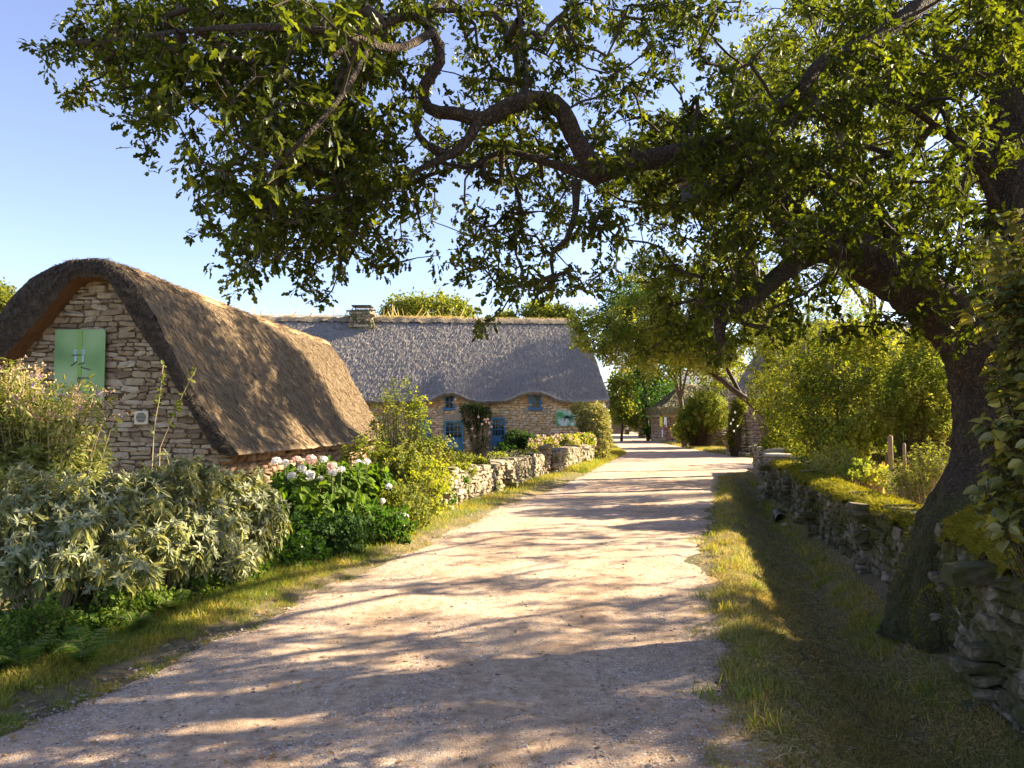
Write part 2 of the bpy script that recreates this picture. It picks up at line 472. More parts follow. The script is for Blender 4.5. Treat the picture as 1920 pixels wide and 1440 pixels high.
M['whiteflower'] = leafmat("white_petal", [(.78, .78, .76), (.86, .84, .82), (.8, .76, .78)], .25, (1, 1, 1))
M['moss'] = leafmat("moss_fur", [(.10, .11, .012), (.17, .17, .02), (.25, .23, .03), (.30, .25, .05)], .4, (1.5, 1.4, .4), gloss=0)
M['drygrass'] = leafmat("dry_grass", [(.42, .32, .14), (.6, .48, .24), (.5, .42, .18)], .4, (1.2, 1.1, .6))
M['grass_l'] = leafmat("verge_grass", [(.09, .15, .022), (.15, .22, .035), (.23, .29, .05), (.32, .32, .08), (.42, .35, .15)], .42, (1.4, 1.4, .5), patch=(1.3, (1.5, 1.15, 1.1)))
M['grass_r'] = leafmat("ditch_grass", [(.09, .13, .025), (.17, .21, .045), (.28, .27, .085), (.38, .33, .14), (.46, .38, .20)], .4, (1.3, 1.25, .5), patch=(1.0, (1.35, 1.1, 1.1)))

def groundmat():
    m, n, l, p = newmat("ground_soil")
    tc = n.new("ShaderNodeTexCoord")
    n1 = noise(n, l, .8, 5, tc.outputs["Object"], .6); n2 = noise(n, l, 18, 6, tc.outputs["Object"], .7); n3 = noise(n, l, 90, 3, tc.outputs["Object"], .7)
    r = ramp(n, [(.075, .075, .025), (.16, .125, .06), (.27, .20, .11)], pos=[.3, .5, .7]); l.new(n1.outputs[0], r.inputs[0])
    r2 = ramp(n, [(.45, .45, .4), (1.0, 1, 1), (1.5, 1.4, 1.2)], pos=[.3, .5, .72]); l.new(n2.outputs[0], r2.inputs[0])
    c = mixc(n, l, r.outputs[0], r2.outputs[0], 1, 'MULTIPLY')
    l.new(c, p.inputs["Base Color"]); p.inputs["Roughness"].default_value = 1
    b = bump(n, l, n2.outputs[0], .8, .04)
    l.new(bump(n, l, n3.outputs[0], .8, .01, b), p.inputs["Normal"])
    return m
M['ground'] = groundmat()
def roadmat():
    m, n, l, p = newmat("pinkish_gravel")
    tc = n.new("ShaderNodeTexCoord"); v0 = tc.outputs["Object"]
    n1 = noise(n, l, .55, 5, v0, .6, .6); n2 = noise(n, l, 11, 6, v0, .7); n3 = noise(n, l, 85, 4, v0, .75)
    vo = n.new("ShaderNodeTexVoronoi"); vo.inputs["Scale"].default_value = 55; vo.inputs["Randomness"].default_value = 1; l.new(v0, vo.inputs["Vector"])
    vo2 = n.new("ShaderNodeTexVoronoi"); vo2.inputs["Scale"].default_value = 120; l.new(v0, vo2.inputs["Vector"])
    r = ramp(n, [(.36, .245, .16), (.50, .36, .245), (.48, .38, .28)], pos=[.32, .5, .68]); l.new(n1.outputs[0], r.inputs[0])
    r2 = ramp(n, [(.62, .58, .55), (1, 1, 1), (1.25, 1.25, 1.25)], pos=[.33, .5, .7]); l.new(n2.outputs[0], r2.inputs[0])
    c = mixc(n, l, r.outputs[0], r2.outputs[0], .9, 'MULTIPLY')
    # pebbles: greyer, random value per cell, where a coarse noise lets gravel lie on the packed sand
    hv = n.new("ShaderNodeSeparateColor"); l.new(vo.outputs["Color"], hv.inputs[0])
    pc = ramp(n, [(.16, .13, .12), (.33, .27, .23), (.5, .43, .37), (.7, .64, .58)]); l.new(hv.outputs[0], pc.inputs[0])
    lt = n.new("ShaderNodeMath"); lt.operation = 'LESS_THAN'; l.new(vo.outputs["Distance"], lt.inputs[0]); lt.inputs[1].default_value = .42
    n4 = noise(n, l, 2.2, 4, v0, .65)
    uvn = n.new("ShaderNodeUVMap"); sx_ = n.new("ShaderNodeSeparateXYZ"); l.new(uvn.outputs[0], sx_.inputs[0])
    g_ = lambda v: (v, v, v)
    tr = ramp(n, [g_(.6), g_(.5), g_(.0), g_(.12), g_(.45), g_(.12), g_(.0), g_(.5), g_(.6)], pos=[0, .16, .25, .36, .48, .6, .72, .84, 1]); l.new(sx_.outputs[0], tr.inputs[0])
    ad_ = n.new("ShaderNodeMath"); ad_.operation = 'MULTIPLY_ADD'; l.new(tr.outputs[0], ad_.inputs[0]); ad_.inputs[1].default_value = .3; l.new(n4.outputs[0], ad_.inputs[2])
    r4 = ramp(n, [(0, 0, 0), (.95, .95, .95)], pos=[.48, .68]); l.new(ad_.outputs[0], r4.inputs[0])
    wt = ramp(n, [(.80, .77, .74), (1.08, 1.06, 1.04), (.85, .82, .8)], pos=[.44, .56, .75]); l.new(ad_.outputs[0], wt.inputs[0])
    c = mixc(n, l, c, wt.outputs[0], .9, 'MULTIPLY')
    th = n.new("ShaderNodeMath"); th.operation = 'LESS_THAN'; l.new(hv.outputs[1], th.inputs[0]); l.new(r4.outputs[0], th.inputs[1])
    mm = n.new("ShaderNodeMath"); mm.operation = 'MULTIPLY'; l.new(lt.outputs[0], mm.inputs[0]); l.new(th.outputs[0], mm.inputs[1])
    c = mixc(n, l, c, pc.outputs[0], mm.outputs[0])
    r3 = ramp(n, [(.6, .58, .55), (1, 1, 1), (1.3, 1.3, 1.3)], pos=[.3, .5, .7]); l.new(n3.outputs[0], r3.inputs[0])
    c = mixc(n, l, c, r3.outputs[0], .8, 'MULTIPLY')
    l.new(c, p.inputs["Base Color"]); p.inputs["Roughness"].default_value = .95
    b = bump(n, l, n2.outputs[0], .7, .03)
    inv = n.new("ShaderNodeMath"); inv.operation = 'SUBTRACT'; inv.inputs[0].default_value = 1; l.new(vo2.outputs["Distance"], inv.inputs[1])
    b = bump(n, l, inv.outputs[0], .6, .008, b)
    inv2 = n.new("ShaderNodeMath"); inv2.operation = 'MULTIPLY'; l.new(mm.outputs[0], inv2.inputs[0]); inv2.inputs[1].default_value = 1
    b = bump(n, l, inv2.outputs[0], .6, .008, b)
    l.new(bump(n, l, n3.outputs[0], .7, .006, b), p.inputs["Normal"])
    return m
M['road'] = roadmat()
M['pebble'] = stonemat("pebbles", [(.13, .11, .10), (.30, .24, .20), (.42, .33, .27), (.62, .55, .48), (.24, .22, .21)], lich=.1, scale=60)

# ------------------------------------------------------------------ layout of the ground (metres)
_yl = [0, 2.5, 4.1, 5.8, 7.4, 10.7, 16.8, 24.5, 38, 50, 108, 140]
_xl = [-3.4, -3.1, -2.8, -2.31, -1.9, -1.07, .48, 2.45, 5.8, 6.8, 13.6, 20]
_yv = [0, 4.7, 6, 7.9, 11.2, 14.3, 22.2, 33, 50, 108]
_xv = [-3.9, -3.3, -2.96, -2.5, -2.1, -1.3, 1.1, 4.0, 5.6, 12]
_yr = [0, 2.5, 3.7, 4.7, 6.6, 11.2, 18, 22.6, 23.8, 24.4, 24.8, 31.5, 32.3, 34, 40, 56, 88, 108, 140]
_xr = [.85, .93, 1.10, 1.26, 1.70, 2.89, 4.95, 6.1, 7.0, 9.0, 13.5, 13.5, 12, 10.5, 10.4, 11.2, 15.2, 17.5, 26]
def xl(y): return np.interp(y, _yl, _xl)
def xv(y): return np.interp(y, _yv, _xv)
def xr(y): return np.interp(y, _yr, _xr)
def xw(y): return 3.0 + (np.asarray(y) - 4.4) * .254
def smooth(a, b, x):
    t = np.clip((x - a) / (b - a), 0, 1); return t * t * (3 - 2 * t)

def gh(x, y):
    """ground height"""
    x = np.asarray(x, float); y = np.asarray(y, float)
    h = .012 * vnoise(x, y, 0, 1.3, 1) + .006 * vnoise(x, y, 0, 5, 2)
    near = 1 - smooth(20, 26, y)
    # bank falling to the flower bed on the left
    h = h + (smooth(0, .35, xl(y) - x) * .05 - smooth(.1, .7, xv(y) - x) * .22 * near)
    # ditch on the right between the verge and the wall
    xr_ = np.minimum(xr(y), 9); w = np.maximum(xw(y) - xr_, .4)
    t = np.clip((x - xr_) / w, 0, 1.3)
    prof = np.exp(-((t - .62) / .24) ** 2)
    h = h - .30 * prof * (1 - smooth(17, 22, y)) + .05 * smooth(0, .15, t) * (1 - smooth(.2, .4, t)) * near
    h = h + smooth(.1, .9, x - xw(y)) * .12 * near
    # slight rut texture of the road
    return h

# ground sheet, fine near and coarse far
def sheet(name, xs, ys, mat, dz=0.0):
    X, Y = np.meshgrid(xs, ys)
    Z = gh(X, Y) + dz
    n, mm = X.shape
    i = np.arange(n - 1)[:, None]; j = np.arange(mm - 1)[None]
    q = np.stack([i * mm + j, i * mm + j + 1, (i + 1) * mm + j + 1, (i + 1) * mm + j], -1).reshape(-1, 4)
    return mk(name, np.stack([X, Y, Z], -1).reshape(-1, 3), q, mat, smooth=True)
xs = np.r_[-600, -300, -150, -80, -50, -35, -25, -18, -14, np.arange(-11, 11, .12), np.arange(11, 20, .5), 22, 26, 32, 40, 55, 80, 150, 300, 600]
ys = np.r_[-40, -15, -5, -2, np.arange(0, 26, .12), np.arange(26, 45, .6), 48, 52, 58, 65, 75, 90, 110, 150, 220, 400, 900]
tag(sheet("ground", xs, ys, M['ground']), kind="structure")

ys = np.r_[np.linspace(-1.5, 20, 300), np.linspace(20.06, 36, 240), np.geomspace(36.2, 140, 60)]
U = np.linspace(0, 1, 90)
def walk(k, s):
    w = rng.normal(size=k); w = np.convolve(w, np.ones(9) / 9, 'same'); w2 = np.convolve(rng.normal(size=k), np.ones(41) / 41, 'same'); return s * (w * .5 + w2 * 1.6)
e1 = walk(len(ys), .3)
e2 = walk(len(ys), .35)
L = xl(ys) + e1; R = np.minimum(xr(ys) + e2, 40)
U2 = U ** 1.0
X = L[:, None] + (R - L)[:, None] * U2[None]
Y = np.repeat(ys[:, None], len(U), 1)
edge = np.minimum(U, 1 - U)[None] * (R - L)[:, None]
Z = gh(X, Y) * 1.0 + .006 + .012 * smooth(0, .2, edge) - .014 * smooth(.05, 0, edge)
n_, m_ = X.shape
i = np.arange(n_ - 1)[:, None]; j = np.arange(m_ - 1)[None]
q = np.stack([i * m_ + j, i * m_ + j + 1, (i + 1) * m_ + j + 1, (i + 1) * m_ + j], -1).reshape(-1, 4)
ruv = np.stack([np.repeat(U[None], len(ys), 0) + .04 * vnoise(Y, Y * .2, 0, .35, 2), Y], -1).reshape(-1, 2)
tag(mk("road", np.stack([X, Y, Z], -1).reshape(-1, 3), q, M['road'], smooth=True, uv=ruv), kind="structure")

# ------------------------------------------------------------------ stones
def cubesphere(k=3):
    s = np.linspace(-1, 1, k + 1)
    V = []; idx = {}; Fq = []
    def vid(p):
        key = tuple(np.round(p, 4))
        if key not in idx: idx[key] = len(V); V.append(p)
        return idx[key]
    for ax in range(3):
        for sg in (-1, 1):
            for a in range(k):
                for b in range(k):
                    c = []
                    for (da, db) in ((0, 0), (1, 0), (1, 1), (0, 1)):
                        p = np.zeros(3); p[ax] = sg; p[(ax + 1) % 3] = s[a + da]; p[(ax + 2) % 3] = s[b + db]
                        c.append(vid(p))
                    Fq.append(c if sg > 0 else c[::-1])
    V = np.array(V)
    V = V / (np.sum(np.abs(V) ** 7, 1) ** (1 / 7.))[:, None]
    return V, np.array(Fq)
CS3 = cubesphere(3); CS2 = cubesphere(2)

def stones(cent, half, R, jit=.12, tm=CS3):
    """cent (n,3), half (n,3), R (n,3,3) or (3,3) columns = local axes"""
    tv, tf = tm; n = len(cent)
    v = np.repeat(tv[None], n, 0)
    v = v * (1 + jit * rng.normal(size=(n, len(tv), 1)) * .6) + jit * .35 * rng.normal(size=v.shape)
    v = v + jit * .55 * np.sin(v[:, :, [1, 2, 0]] * rng.uniform(1, 3, (n, 1, 3)) + rng.uniform(0, 6, (n, 1, 3)))
    v = v * half[:, None]
    # shear a little so no two are the same
    sh = rng.normal(size=(n, 1)) * .12
    v[:, :, 2] += v[:, :, 0] * sh
    v = np.einsum('nij,nkj->nki', R, v) if R.ndim == 3 else v @ R.T
    V = v + cent[:, None]
    f = (tf[None] + (np.arange(n) * len(tv))[:, None, None]).reshape(-1, 4)
    return V.reshape(-1, 3), f

def masonry(o, u, W, H, mask, ch=(.08, .17), sl=(.16, .5), depth=.06, gap=.012, nrm=None, jm=.09):
    """coursed stones over a vertical rectangle from o along u; mask(s,z)->bool"""
    o = np.array(o, float); u = norm(np.array(u, float)); up = np.array([0, 0, 1.])
    nv = np.cross(u, up) if nrm is None else np.array(nrm, float)
    C = []; Hh = []; z = 0
    while z < H:
        h = random.uniform(*ch); s = -random.uniform(0, .3)
        while s < W:
            w = random.uniform(*sl) * (.8 + h / ch[1] * .4)
            if random.random() < .25 and h > .12:
                for k in (0, 1):
                    c = (s + w / 2, z + h * (.25 + .5 * k))
                    if mask(*c): C.append(c); Hh.append((w / 2 - gap / 2, h / 4 - gap / 2))
            else:
                c = (s + w / 2, z + h / 2)
                if mask(*c): C.append(c); Hh.append((w / 2 - gap / 2, h / 2 - gap / 2))
            s += w
        z += h
    C = np.array(C); Hh = np.array(Hh); n = len(C)
    C[:, 1] += .02 * np.sin(C[:, 0] * 2.1) + rng.normal(size=n) * .005
    dep = depth * rng.uniform(.75, 1.25, n)
    cent = o + C[:, 0:1] * u + C[:, 1:2] * up + nv * (rng.uniform(-.012, .012, (n, 1)))
    half = np.stack([Hh[:, 0], dep, Hh[:, 1]], 1)
    R = np.stack([u, nv, up], 1)
    return stones(cent, half, R, jm)

def rubble_wall(name, path, h, t, label, mat, group, mossy=None, top=None, sl=(.08, .25), ch=(.06, .14)):
    """free-standing dry stone wall along a polyline of ground points"""
    path = np.array(path, float)
    c0 = path.mean(0)
    root = empty(name, (c0[0], c0[1], float(gh(c0[0], c0[1]))), label, "stone wall", group)
    mb = MB(); core = MB()
    for a, b in zip(path[:-1], path[1:]):
        d = b - a; L = np.linalg.norm(d); u = np.r_[d / L, 0]; nv = np.array([u[1], -u[0], 0])
        zb = -.35
        for sgn in (-1, 1):
            o = np.r_[a, zb] + nv * sgn * (t / 2 - .05)
            hh = lambda s, z: z < (h - zb) - .05 + .03 * math.sin(s * 3)
            mb.add(*masonry(o, u, L, h - zb + .05, hh, ch, sl, .09, .004, nv * sgn, .15))
        # capping stones
        s = 0; C = []; Hf = []
        while s < L:
            w = random.uniform(.12, .34)
            C.append(np.r_[a, 0] + u * (s + w / 2) + np.array([0, 0, h - .02 + random.uniform(-.03, .03)]))
            Hf.append([w / 2, t / 2 + random.uniform(-.02, .03) - (.05 if mossy else 0), random.uniform(.04, .07)]); s += w
        mb.add(*stones(np.array(C), np.array(Hf), np.stack([u, nv, [0, 0, 1]], 1), .1))
        # ends
        for e, sg in ((a, -1), (b, 1)):
            o = np.r_[e, zb] + u * sg * (-.05) - nv * t / 2
            mb.add(*masonry(o, nv, t, h - zb, lambda s, z: z < h - zb - .04, ch, (.12, .3), .08, .006, u * sg))
        m = (a + b) / 2
        core.box((m[0], m[1], (h - .06 + zb) / 2), (L / 2 - .03, t / 2 - .07, (h - .06 - zb) / 2), np.stack([u, nv, [0, 0, 1]], 1))
    mb.build("stone_courses", mat, root, False)
    core.build("wall_core", M['earth'], root)
    if mossy:
        dens, ml, mmat, cap_, drop_ = mossy
        pos = []; 
        mo = MB()
        for a, b in zip(path[:-1], path[1:]):
            d = b - a; L = np.linalg.norm(d); u = np.r_[d / L, 0]; nv = np.array([u[1], -u[0], 0])
            ns, nt = max(8, int(L / .08)), 12
            S = np.linspace(-.02, L + .02, ns)[:, None]; A = np.linspace(-1.15, 1.15, nt)[None]
            bul = 1 + .16 * vnoise(S * 1.0 + a[0], A * .8, 0, 2.6, 3)
            zz = h + .02 + (cap_ * np.cos(A * 1.25) ** 1 - .02) * bul + .015 * rng.normal(size=(ns, nt))
            zz = np.where(np.abs(A) > 1, zz - drop_ * (.6 + .5 * np.sin(S * 9 + np.sin(S * 23))), zz)
            tt = A * (t / 2 + .02) * bul * (1 + .08 * vnoise(S + a[1], A, 0, 7, 5))
            Pp = np.r_[a, 0] + S[..., None] * u + tt[..., None] * nv
            Pp[..., 2] = zz
            ii = np.arange(ns - 1)[:, None]; jj = np.arange(nt - 1)[None]
            qq = np.stack([ii * nt + jj, ii * nt + jj + 1, (ii + 1) * nt + jj + 1, (ii + 1) * nt + jj], -1).reshape(-1, 4)
            mo.add(Pp.reshape(-1, 3), qq)
            n = int(dens * L)
            si = rng.uniform(0, ns - 1.01, n); ai = rng.uniform(0, nt - 1.01, n)
            i0 = si.astype(int); j0 = ai.astype(int); fs = (si - i0)[:, None]; fa = (ai - j0)[:, None]
            pp = (Pp[i0, j0] * (1 - fs) + Pp[i0 + 1, j0] * fs) * (1 - fa) + (Pp[i0, j0 + 1] * (1 - fs) + Pp[i0 + 1, j0 + 1] * fs) * fa
            sidev = np.sign(A[0][j0])[:, None] * nv
            fw = norm(sidev * .7 + u * .5 + np.array([0, 0, .45]) + rng.normal(size=(n, 3)) * .35)
            mo.add(*scatter(BLADE, pp - .005, fw, rdir(n, 1), ml * rng.uniform(.5, 1.4, n)))
        for a, b in zip(path[:-1], path[1:]):
            d = b - a; L = np.linalg.norm(d); u = np.r_[d / L, 0]; nv = np.array([u[1], -u[0], 0])
            n = int(dens * L * 1.6); si = rng.uniform(-.03, L + .03, n); zz = h + .05 - np.abs(rng.normal(size=n)) * .34; sg = np.where(rng.random(n) < .8, -1, 1)
            k_ = vnoise(si, zz, a[0], 5.5, 4) + .5 * rng.normal(size=n) - (h - zz) * .5 > -.1
            k_ &= zz > -.2
            si, zz, sg = si[k_], zz[k_], sg[k_]; n = len(si)
            if n:
                pp = np.r_[a, 0] + si[:, None] * u + nv * (sg * (t / 2 + .035 + rng.normal(size=n) * .012))[:, None]; pp[:, 2] = zz
                mo.add(*scatter(BLADE, pp, nv * sg[:, None] * .6 + rdir(n) * .6 + [0, 0, -.5], rdir(n, .3), ml * .7 * rng.uniform(.4, 1.2, n)))
        mo.build("moss", mmat, root, True)
    return root

# ------------------------------------------------------------------ thatched roofs
def straws(Pg, n, length, width, lift=.012, jit=.22, spread=None):
    """straw blades on grid Pg[i (along), j (down slope)]"""
    a, b, _ = Pg.shape
    sl_ = np.linalg.norm(np.diff(Pg[a // 2], axis=0), axis=1).sum()
    si = rng.uniform(0, a - 1.01, n); sj = rng.uniform(0, 1, n) * (b - 1.01) * max(.15, 1 - (length * 1.05) / sl_)
    i0 = si.astype(int); j0 = sj.astype(int); fi = (si - i0)[:, None]; fj = (sj - j0)[:, None]
    A, B, C_, D = Pg[i0, j0], Pg[i0 + 1, j0], Pg[i0, j0 + 1], Pg[i0 + 1, j0 + 1]
    p = (A * (1 - fi) + B * fi) * (1 - fj) + (C_ * (1 - fi) + D * fi) * fj
    down = norm(C_ - A); al = norm(B - A); nr = norm(np.cross(al, down)); nr = np.where(nr[:, 2:3] < 0, -nr, nr)
    fwd = norm(down + al * jit * rng.normal(size=(n, 1)) + nr * .10 * rng.normal(size=(n, 1)) + nr * .06)
    ln = length * rng.uniform(.5, 1.4, n)
    tv = np.array([[-.5, 0, 0], [.5, 0, 0], [.3, 1, 0], [-.3, 1, 0]])
    nn = norm(nr + .5 * rng.normal(size=(n, 3)))
    x = norm(np.cross(fwd, nn))
    V = (p + nr * lift * rng.uniform(.2, 1, (n, 1)))[:, None] + tv[None, :, 0:1] * (width * rng.uniform(.5, 1.3, n))[:, None, None] * x[:, None] + tv[None, :, 1:2] * ln[:, None, None] * fwd[:, None]
    f = np.arange(n * 4).reshape(-1, 4)
    uv = np.stack([np.repeat(rng.uniform(0, 50, n), 4), np.repeat(rng.uniform(0, 50, n), 4)], 1)
    return V.reshape(-1, 3), f, uv

def grid_faces(a, b):
    i = np.arange(a - 1)[:, None]; j = np.arange(b - 1)[None]
    return np.stack([i * b + j, i * b + j + 1, (i + 1) * b + j + 1, (i + 1) * b + j], -1).reshape(-1, 4)

def grid_uv(Pg):
    a, b, _ = Pg.shape
    u = np.cumsum(np.r_[0, np.linalg.norm(np.diff(Pg[:, b // 2], axis=0), axis=1)])
    v = np.concatenate([np.zeros((a, 1)), np.cumsum(np.linalg.norm(np.diff(Pg, axis=1), axis=2), 1)], 1)
    return np.stack([np.repeat(u[:, None], b, 1), v], -1).reshape(-1, 2)

def roof_part(name, grids, mat, parent, straw=None):
    V = []; Fq = []; UV = []; n = 0
    for g in grids:
        V.append(g.reshape(-1, 3)); Fq.append(grid_faces(g.shape[0], g.shape[1]) + n); UV.append(grid_uv(g)); n += g.shape[0] * g.shape[1]
    if straw:
        for g in grids:
            v, f, uv = straws(g, *straw)
            V.append(v); Fq.append(f + n); UV.append(uv); n += len(v)
    return mk(name, np.concatenate(V), [np.concatenate(Fq)], mat, parent, False if straw else True, np.concatenate(UV))

def resample(p, n):
    p = np.asarray(p, float)
    s = np.cumsum(np.r_[0, np.linalg.norm(np.diff(p, axis=0), axis=1)])
    t = np.linspace(0, s[-1], n)
    return np.stack([np.interp(t, s, p[:, k]) for k in range(p.shape[1])], 1)

# ---- near cottage ---------------------------------------------------------
Y0, Y1 = 13.7, 27.7
def pz(px, py, d=Y0):
    q = P(px, py, d); return [q[0], q[2]]
outR = [pz(165, 485), pz(200, 488), pz(224, 499), pz(250, 530), pz(276, 568), pz(312, 640), pz(344, 698), pz(380, 762), pz(415, 815), pz(448, 852)]
outR = np.array(outR)
ax_ = outR[0, 0]
outL = np.array([pz(165, 485), pz(128, 488), pz(95, 502), pz(60, 520), pz(39, 541), pz(16, 567), pz(-40, 635), pz(-100, 715), pz(-160, 790), pz(-210, 850)])
outR = resample(outR, 46); outL = resample(outL, 46)
inR = np.array([pz(165, 520), pz(200, 521), pz(216, 546), pz(242, 588), pz(271, 634), pz(302, 676), pz(336, 736), pz(370, 792), pz(396, 838)])
inL = np.array([pz(165, 520), pz(138, 520), pz(115, 546), pz(78, 593), pz(39, 636), pz(0, 680), pz(-60, 755), pz(-110, 815), pz(-150, 858)])
inR = resample(inR, 30); inL = resample(inL, 30)
cot = empty("thatched_cottage", (ax_, 14.1, 0), "near stone cottage with facing gable and brown thatch dappled by shade", "cottage", None)
NV = 120
vs = np.linspace(Y0, Y1, NV)
def loft(prof, vs, shift=True, nz=.03, seed=1):
    a = len(vs); b = len(prof)
    t = ((vs - vs[0]) / (vs[-1] - vs[0]))[:, None]
    X = prof[None, :, 0] + .45 * t
    Z = prof[None, :, 1] + 0 * t
    Y = np.repeat(vs[:, None], b, 1)
    # slight sag, soften far end
    Z = Z - .05 * np.sin(np.pi * t)
    if nz:
        d = nz * vnoise(Y, np.arange(b)[None] * .12, 0, 1.1, seed) + nz * .25 * rng.normal(size=X.shape)
        Z = Z + d * .7; X = X + d * .7 * np.sign(prof[-1, 0] - prof[0, 0])
    return np.stack([X, Y, Z], -1)
gR = loft(outR, vs, seed=1); gL = loft(outL, vs, seed=2)
gL = gL[:, ::-1]
roof_part("thatch_roof", [gR], M['thatch'], cot, (80000, .13, .010, .02, .16))
roof_part("thatch_roof", [gL[:, ::-1]], M['thatch'], cot, (6000, .16, .013, .03, .28))
# underside and verges
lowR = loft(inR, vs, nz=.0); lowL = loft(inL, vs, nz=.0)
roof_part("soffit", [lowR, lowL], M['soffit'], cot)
def band(pa, pb, y, k=10):
    """grid between outer profile pa and inner profile pb at a constant y (thatch end)"""
    n = 60; A = resample(pa, n); B = resample(pb, n)
    t = np.linspace(0, 1, k)[None, :, None]
    q = A[:, None] * (1 - t) + B[:, None] * t
    yy = np.full(q.shape[:2], y) - .05 * np.sin(np.pi * t[..., 0]) + .012 * rng.normal(size=q.shape[:2])
    return np.stack([q[..., 0], yy, q[..., 1]], -1)
bR = band(outR, inR, Y0 + .0); bL = band(outL, inL, Y0)
roof_part("verge", [bR, bL], M['thatch_dark'], cot, (16000, .07, .012, .03, .6))
off = np.array([.45, 0]);
roof_part("verge", [band(outR + off, inR + off, Y1), band(outL + off, inL + off, Y1)], M['thatch_dark'], cot)
def eave(outg, lowg):
    A = outg[:, -1]; B = lowg[:, -1]; t = np.linspace(0, 1, 8)[None, :, None]
    g = A[:, None] * (1 - t) + B[:, None] * t
    g[..., 2] -= .08 * np.sin(np.pi * t[..., 0]); return g
eR = eave(gR, lowR); eL = eave(gL[:, ::-1], lowL)
roof_part("eave", [eR], M['thatch'], cot, (14000, .10, .012, .02, .3))
roof_part("eave", [eL], M['thatch'], cot)
# pale ridge roll
rp = resample(np.vstack([outL[:7][::-1], outR[1:8]]), 22)
rp = rp + np.array([0, .035])
rdg = loft(rp, np.linspace(Y0 + .6, Y1 + .02, 90), nz=.012)
roof_part("ridge_cap", [rdg], M['ridge'], cot, (9000, .12, .012, .02, .5))
# moss wisps on the crest at the gable
n = 700
ii = rng.integers(0, 14, n); side = rng.random(n) < .5
b0 = np.where(side[:, None], outR[ii], outL[ii])
pp = np.stack([b0[:, 0], Y0 + rng.uniform(0, .5, n), b0[:, 1]], 1)
mk("ridge_moss", *scatter(BLADE, pp, rdir(n, 1.2), rdir(n), .07 * rng.uniform(.4, 1.3, n)), M['twig'], cot)

# gable wall
GY = 14.15
def gmask(x, z):
    ok = True
    zr_ = np.interp(x, inR[:, 0], inR[:, 1], left=9) if x > ax_ else np.interp(-x, -inL[:, 0], inL[:, 1], left=9)
    if x > inR[-1, 0] + .05 or x < inL[-1, 0] - .05: return False
    return z < zr_ + .06
gx0 = inL[-1, 0]; gx1 = inR[-1, 0]
V_, F_ = masonry((gx0, GY, -.3), (1, 0, 0), gx1 - gx0 + .2, 5.2, lambda s, z: gmask(gx0 + s, z - .3), (.055, .155), (.11, .42), .06, .012, None, .13)
mk("gable_wall", V_, [F_], M['stone'], cot, False)
bk = np.vstack([inR[::-1], inL]); bk = np.vstack([bk, [[gx0, -.4]], [[gx1, -.4]]])
nb = len(bk); vb = np.stack([bk[:, 0], np.full(nb, GY - .005), bk[:, 1] + .1], 1); vb = np.vstack([vb, [[ax_, GY - .005, 1.5]]])
mk("mortar_bed", vb, [np.stack([np.arange(nb), (np.arange(nb) + 1) % nb, np.full(nb, nb)], 1)], M['mortar'], cot)
# side wall below the eave
V_, F_ = masonry((gx1 - .05, GY, -.4), (.03, 1, 0), 13.3, 1.75, lambda s, z: True, (.1, .2), (.2, .55), .07, .016, (1, 0, 0))
mk("side_wall", V_, [F_], M['brown'], cot, True)
mb = MB(); mb.box((gx1 - .12, (GY + 27.4) / 2, .6), (.12, (27.4 - GY) / 2, 1.0)); mb.box(((gx0 + gx1) / 2, 27.3, .9), ((gx1 - gx0) / 2 - .3, .1, 1.3)); mb.box((gx0 + .12, 20.8, .6), (.12, 6.5, 1.0))
mb.build("plaster_backing", M['mortar'], cot)
# vent
vc = P(265.5, 783, GY - .11)
vent = MB().box(vc, (.125, .02, .125)).build("vent", M['cream'], cot)
mb = MB()
for k in range(7):
    zz = (-3 + k) * .026
    w = math.sqrt(max(.002, .095 ** 2 - zz ** 2))
    mb.box((vc[0], vc[1] - .024, vc[2] + zz), (w, .003, .0085))
mb.build("slat", M['metal'], vent)
vent.location = vent.location  # keep

# photo panel on the gable
pc = P(149.5, 685, GY - .14); pw = .475; ph = .675
pan = empty("photo_panel", pc, "tall green close-up insect photo panel on the near stone gable", "photo panel", "outdoor photo panels")
MB().box(pc, (pw, .012, ph)).build("board", M['print'], pan)
mb = MB(); y_ = pc[1] - .0145
mb.box((pc[0] + .005, y_, pc[2]), (.038, .002, ph - .004)); mb.build("printed_stem", M['print_stem'], pan)
def disc(c, rx, rz, n=18, th=.003):
    a = np.linspace(0, 2 * np.pi, n, endpoint=False)
    f = np.stack([c[0] + rx * np.cos(a), np.full(n, c[1]), c[2] + rz * np.sin(a)], 1)
    V = np.vstack([f, f + [0, th, 0], [[c[0], c[1], c[2]]]])
    k = np.arange(n)
    return V, [np.stack([k, (k + 1) % n, (k + 1) % n + n, k + n], 1), np.stack([(k + 1) % n, k, np.full(n, 2 * n)], 1)]
mb = MB()
for sx in (-.075, .07):
    MB().add(*disc((pc[0] + sx, y_ - .003, pc[2] + .255), .033, .045)).build("printed_eye", M['print_blue'], pan)
    MB().add(*disc((pc[0] + sx * .95, y_ - .003, pc[2] + .12), .02, .085)).build("printed_body", M['print_blue'], pan)
for sx in (-.068, .063): MB().add(*disc((pc[0] + sx, y_ - .007, pc[2] + .25), .012, .014)).build("printed_pupil", M['print_dark'], pan)
for (dx, dz, hw, an) in ((-.06, .19, .09, .1), (.12, -.06, .09, -.25), (.09, -.24, .09, 0), (-.1, .03, .07, .6), (.035, .03, .06, .3)):
    MB().box((pc[0] + dx, y_ - .006, pc[2] + dz), (hw, .002, .011), np.array([[math.cos(an), 0, -math.sin(an)], [0, 1, 0], [math.sin(an), 0, math.cos(an)]])).build("printed_leg", M['print_dark'], pan)
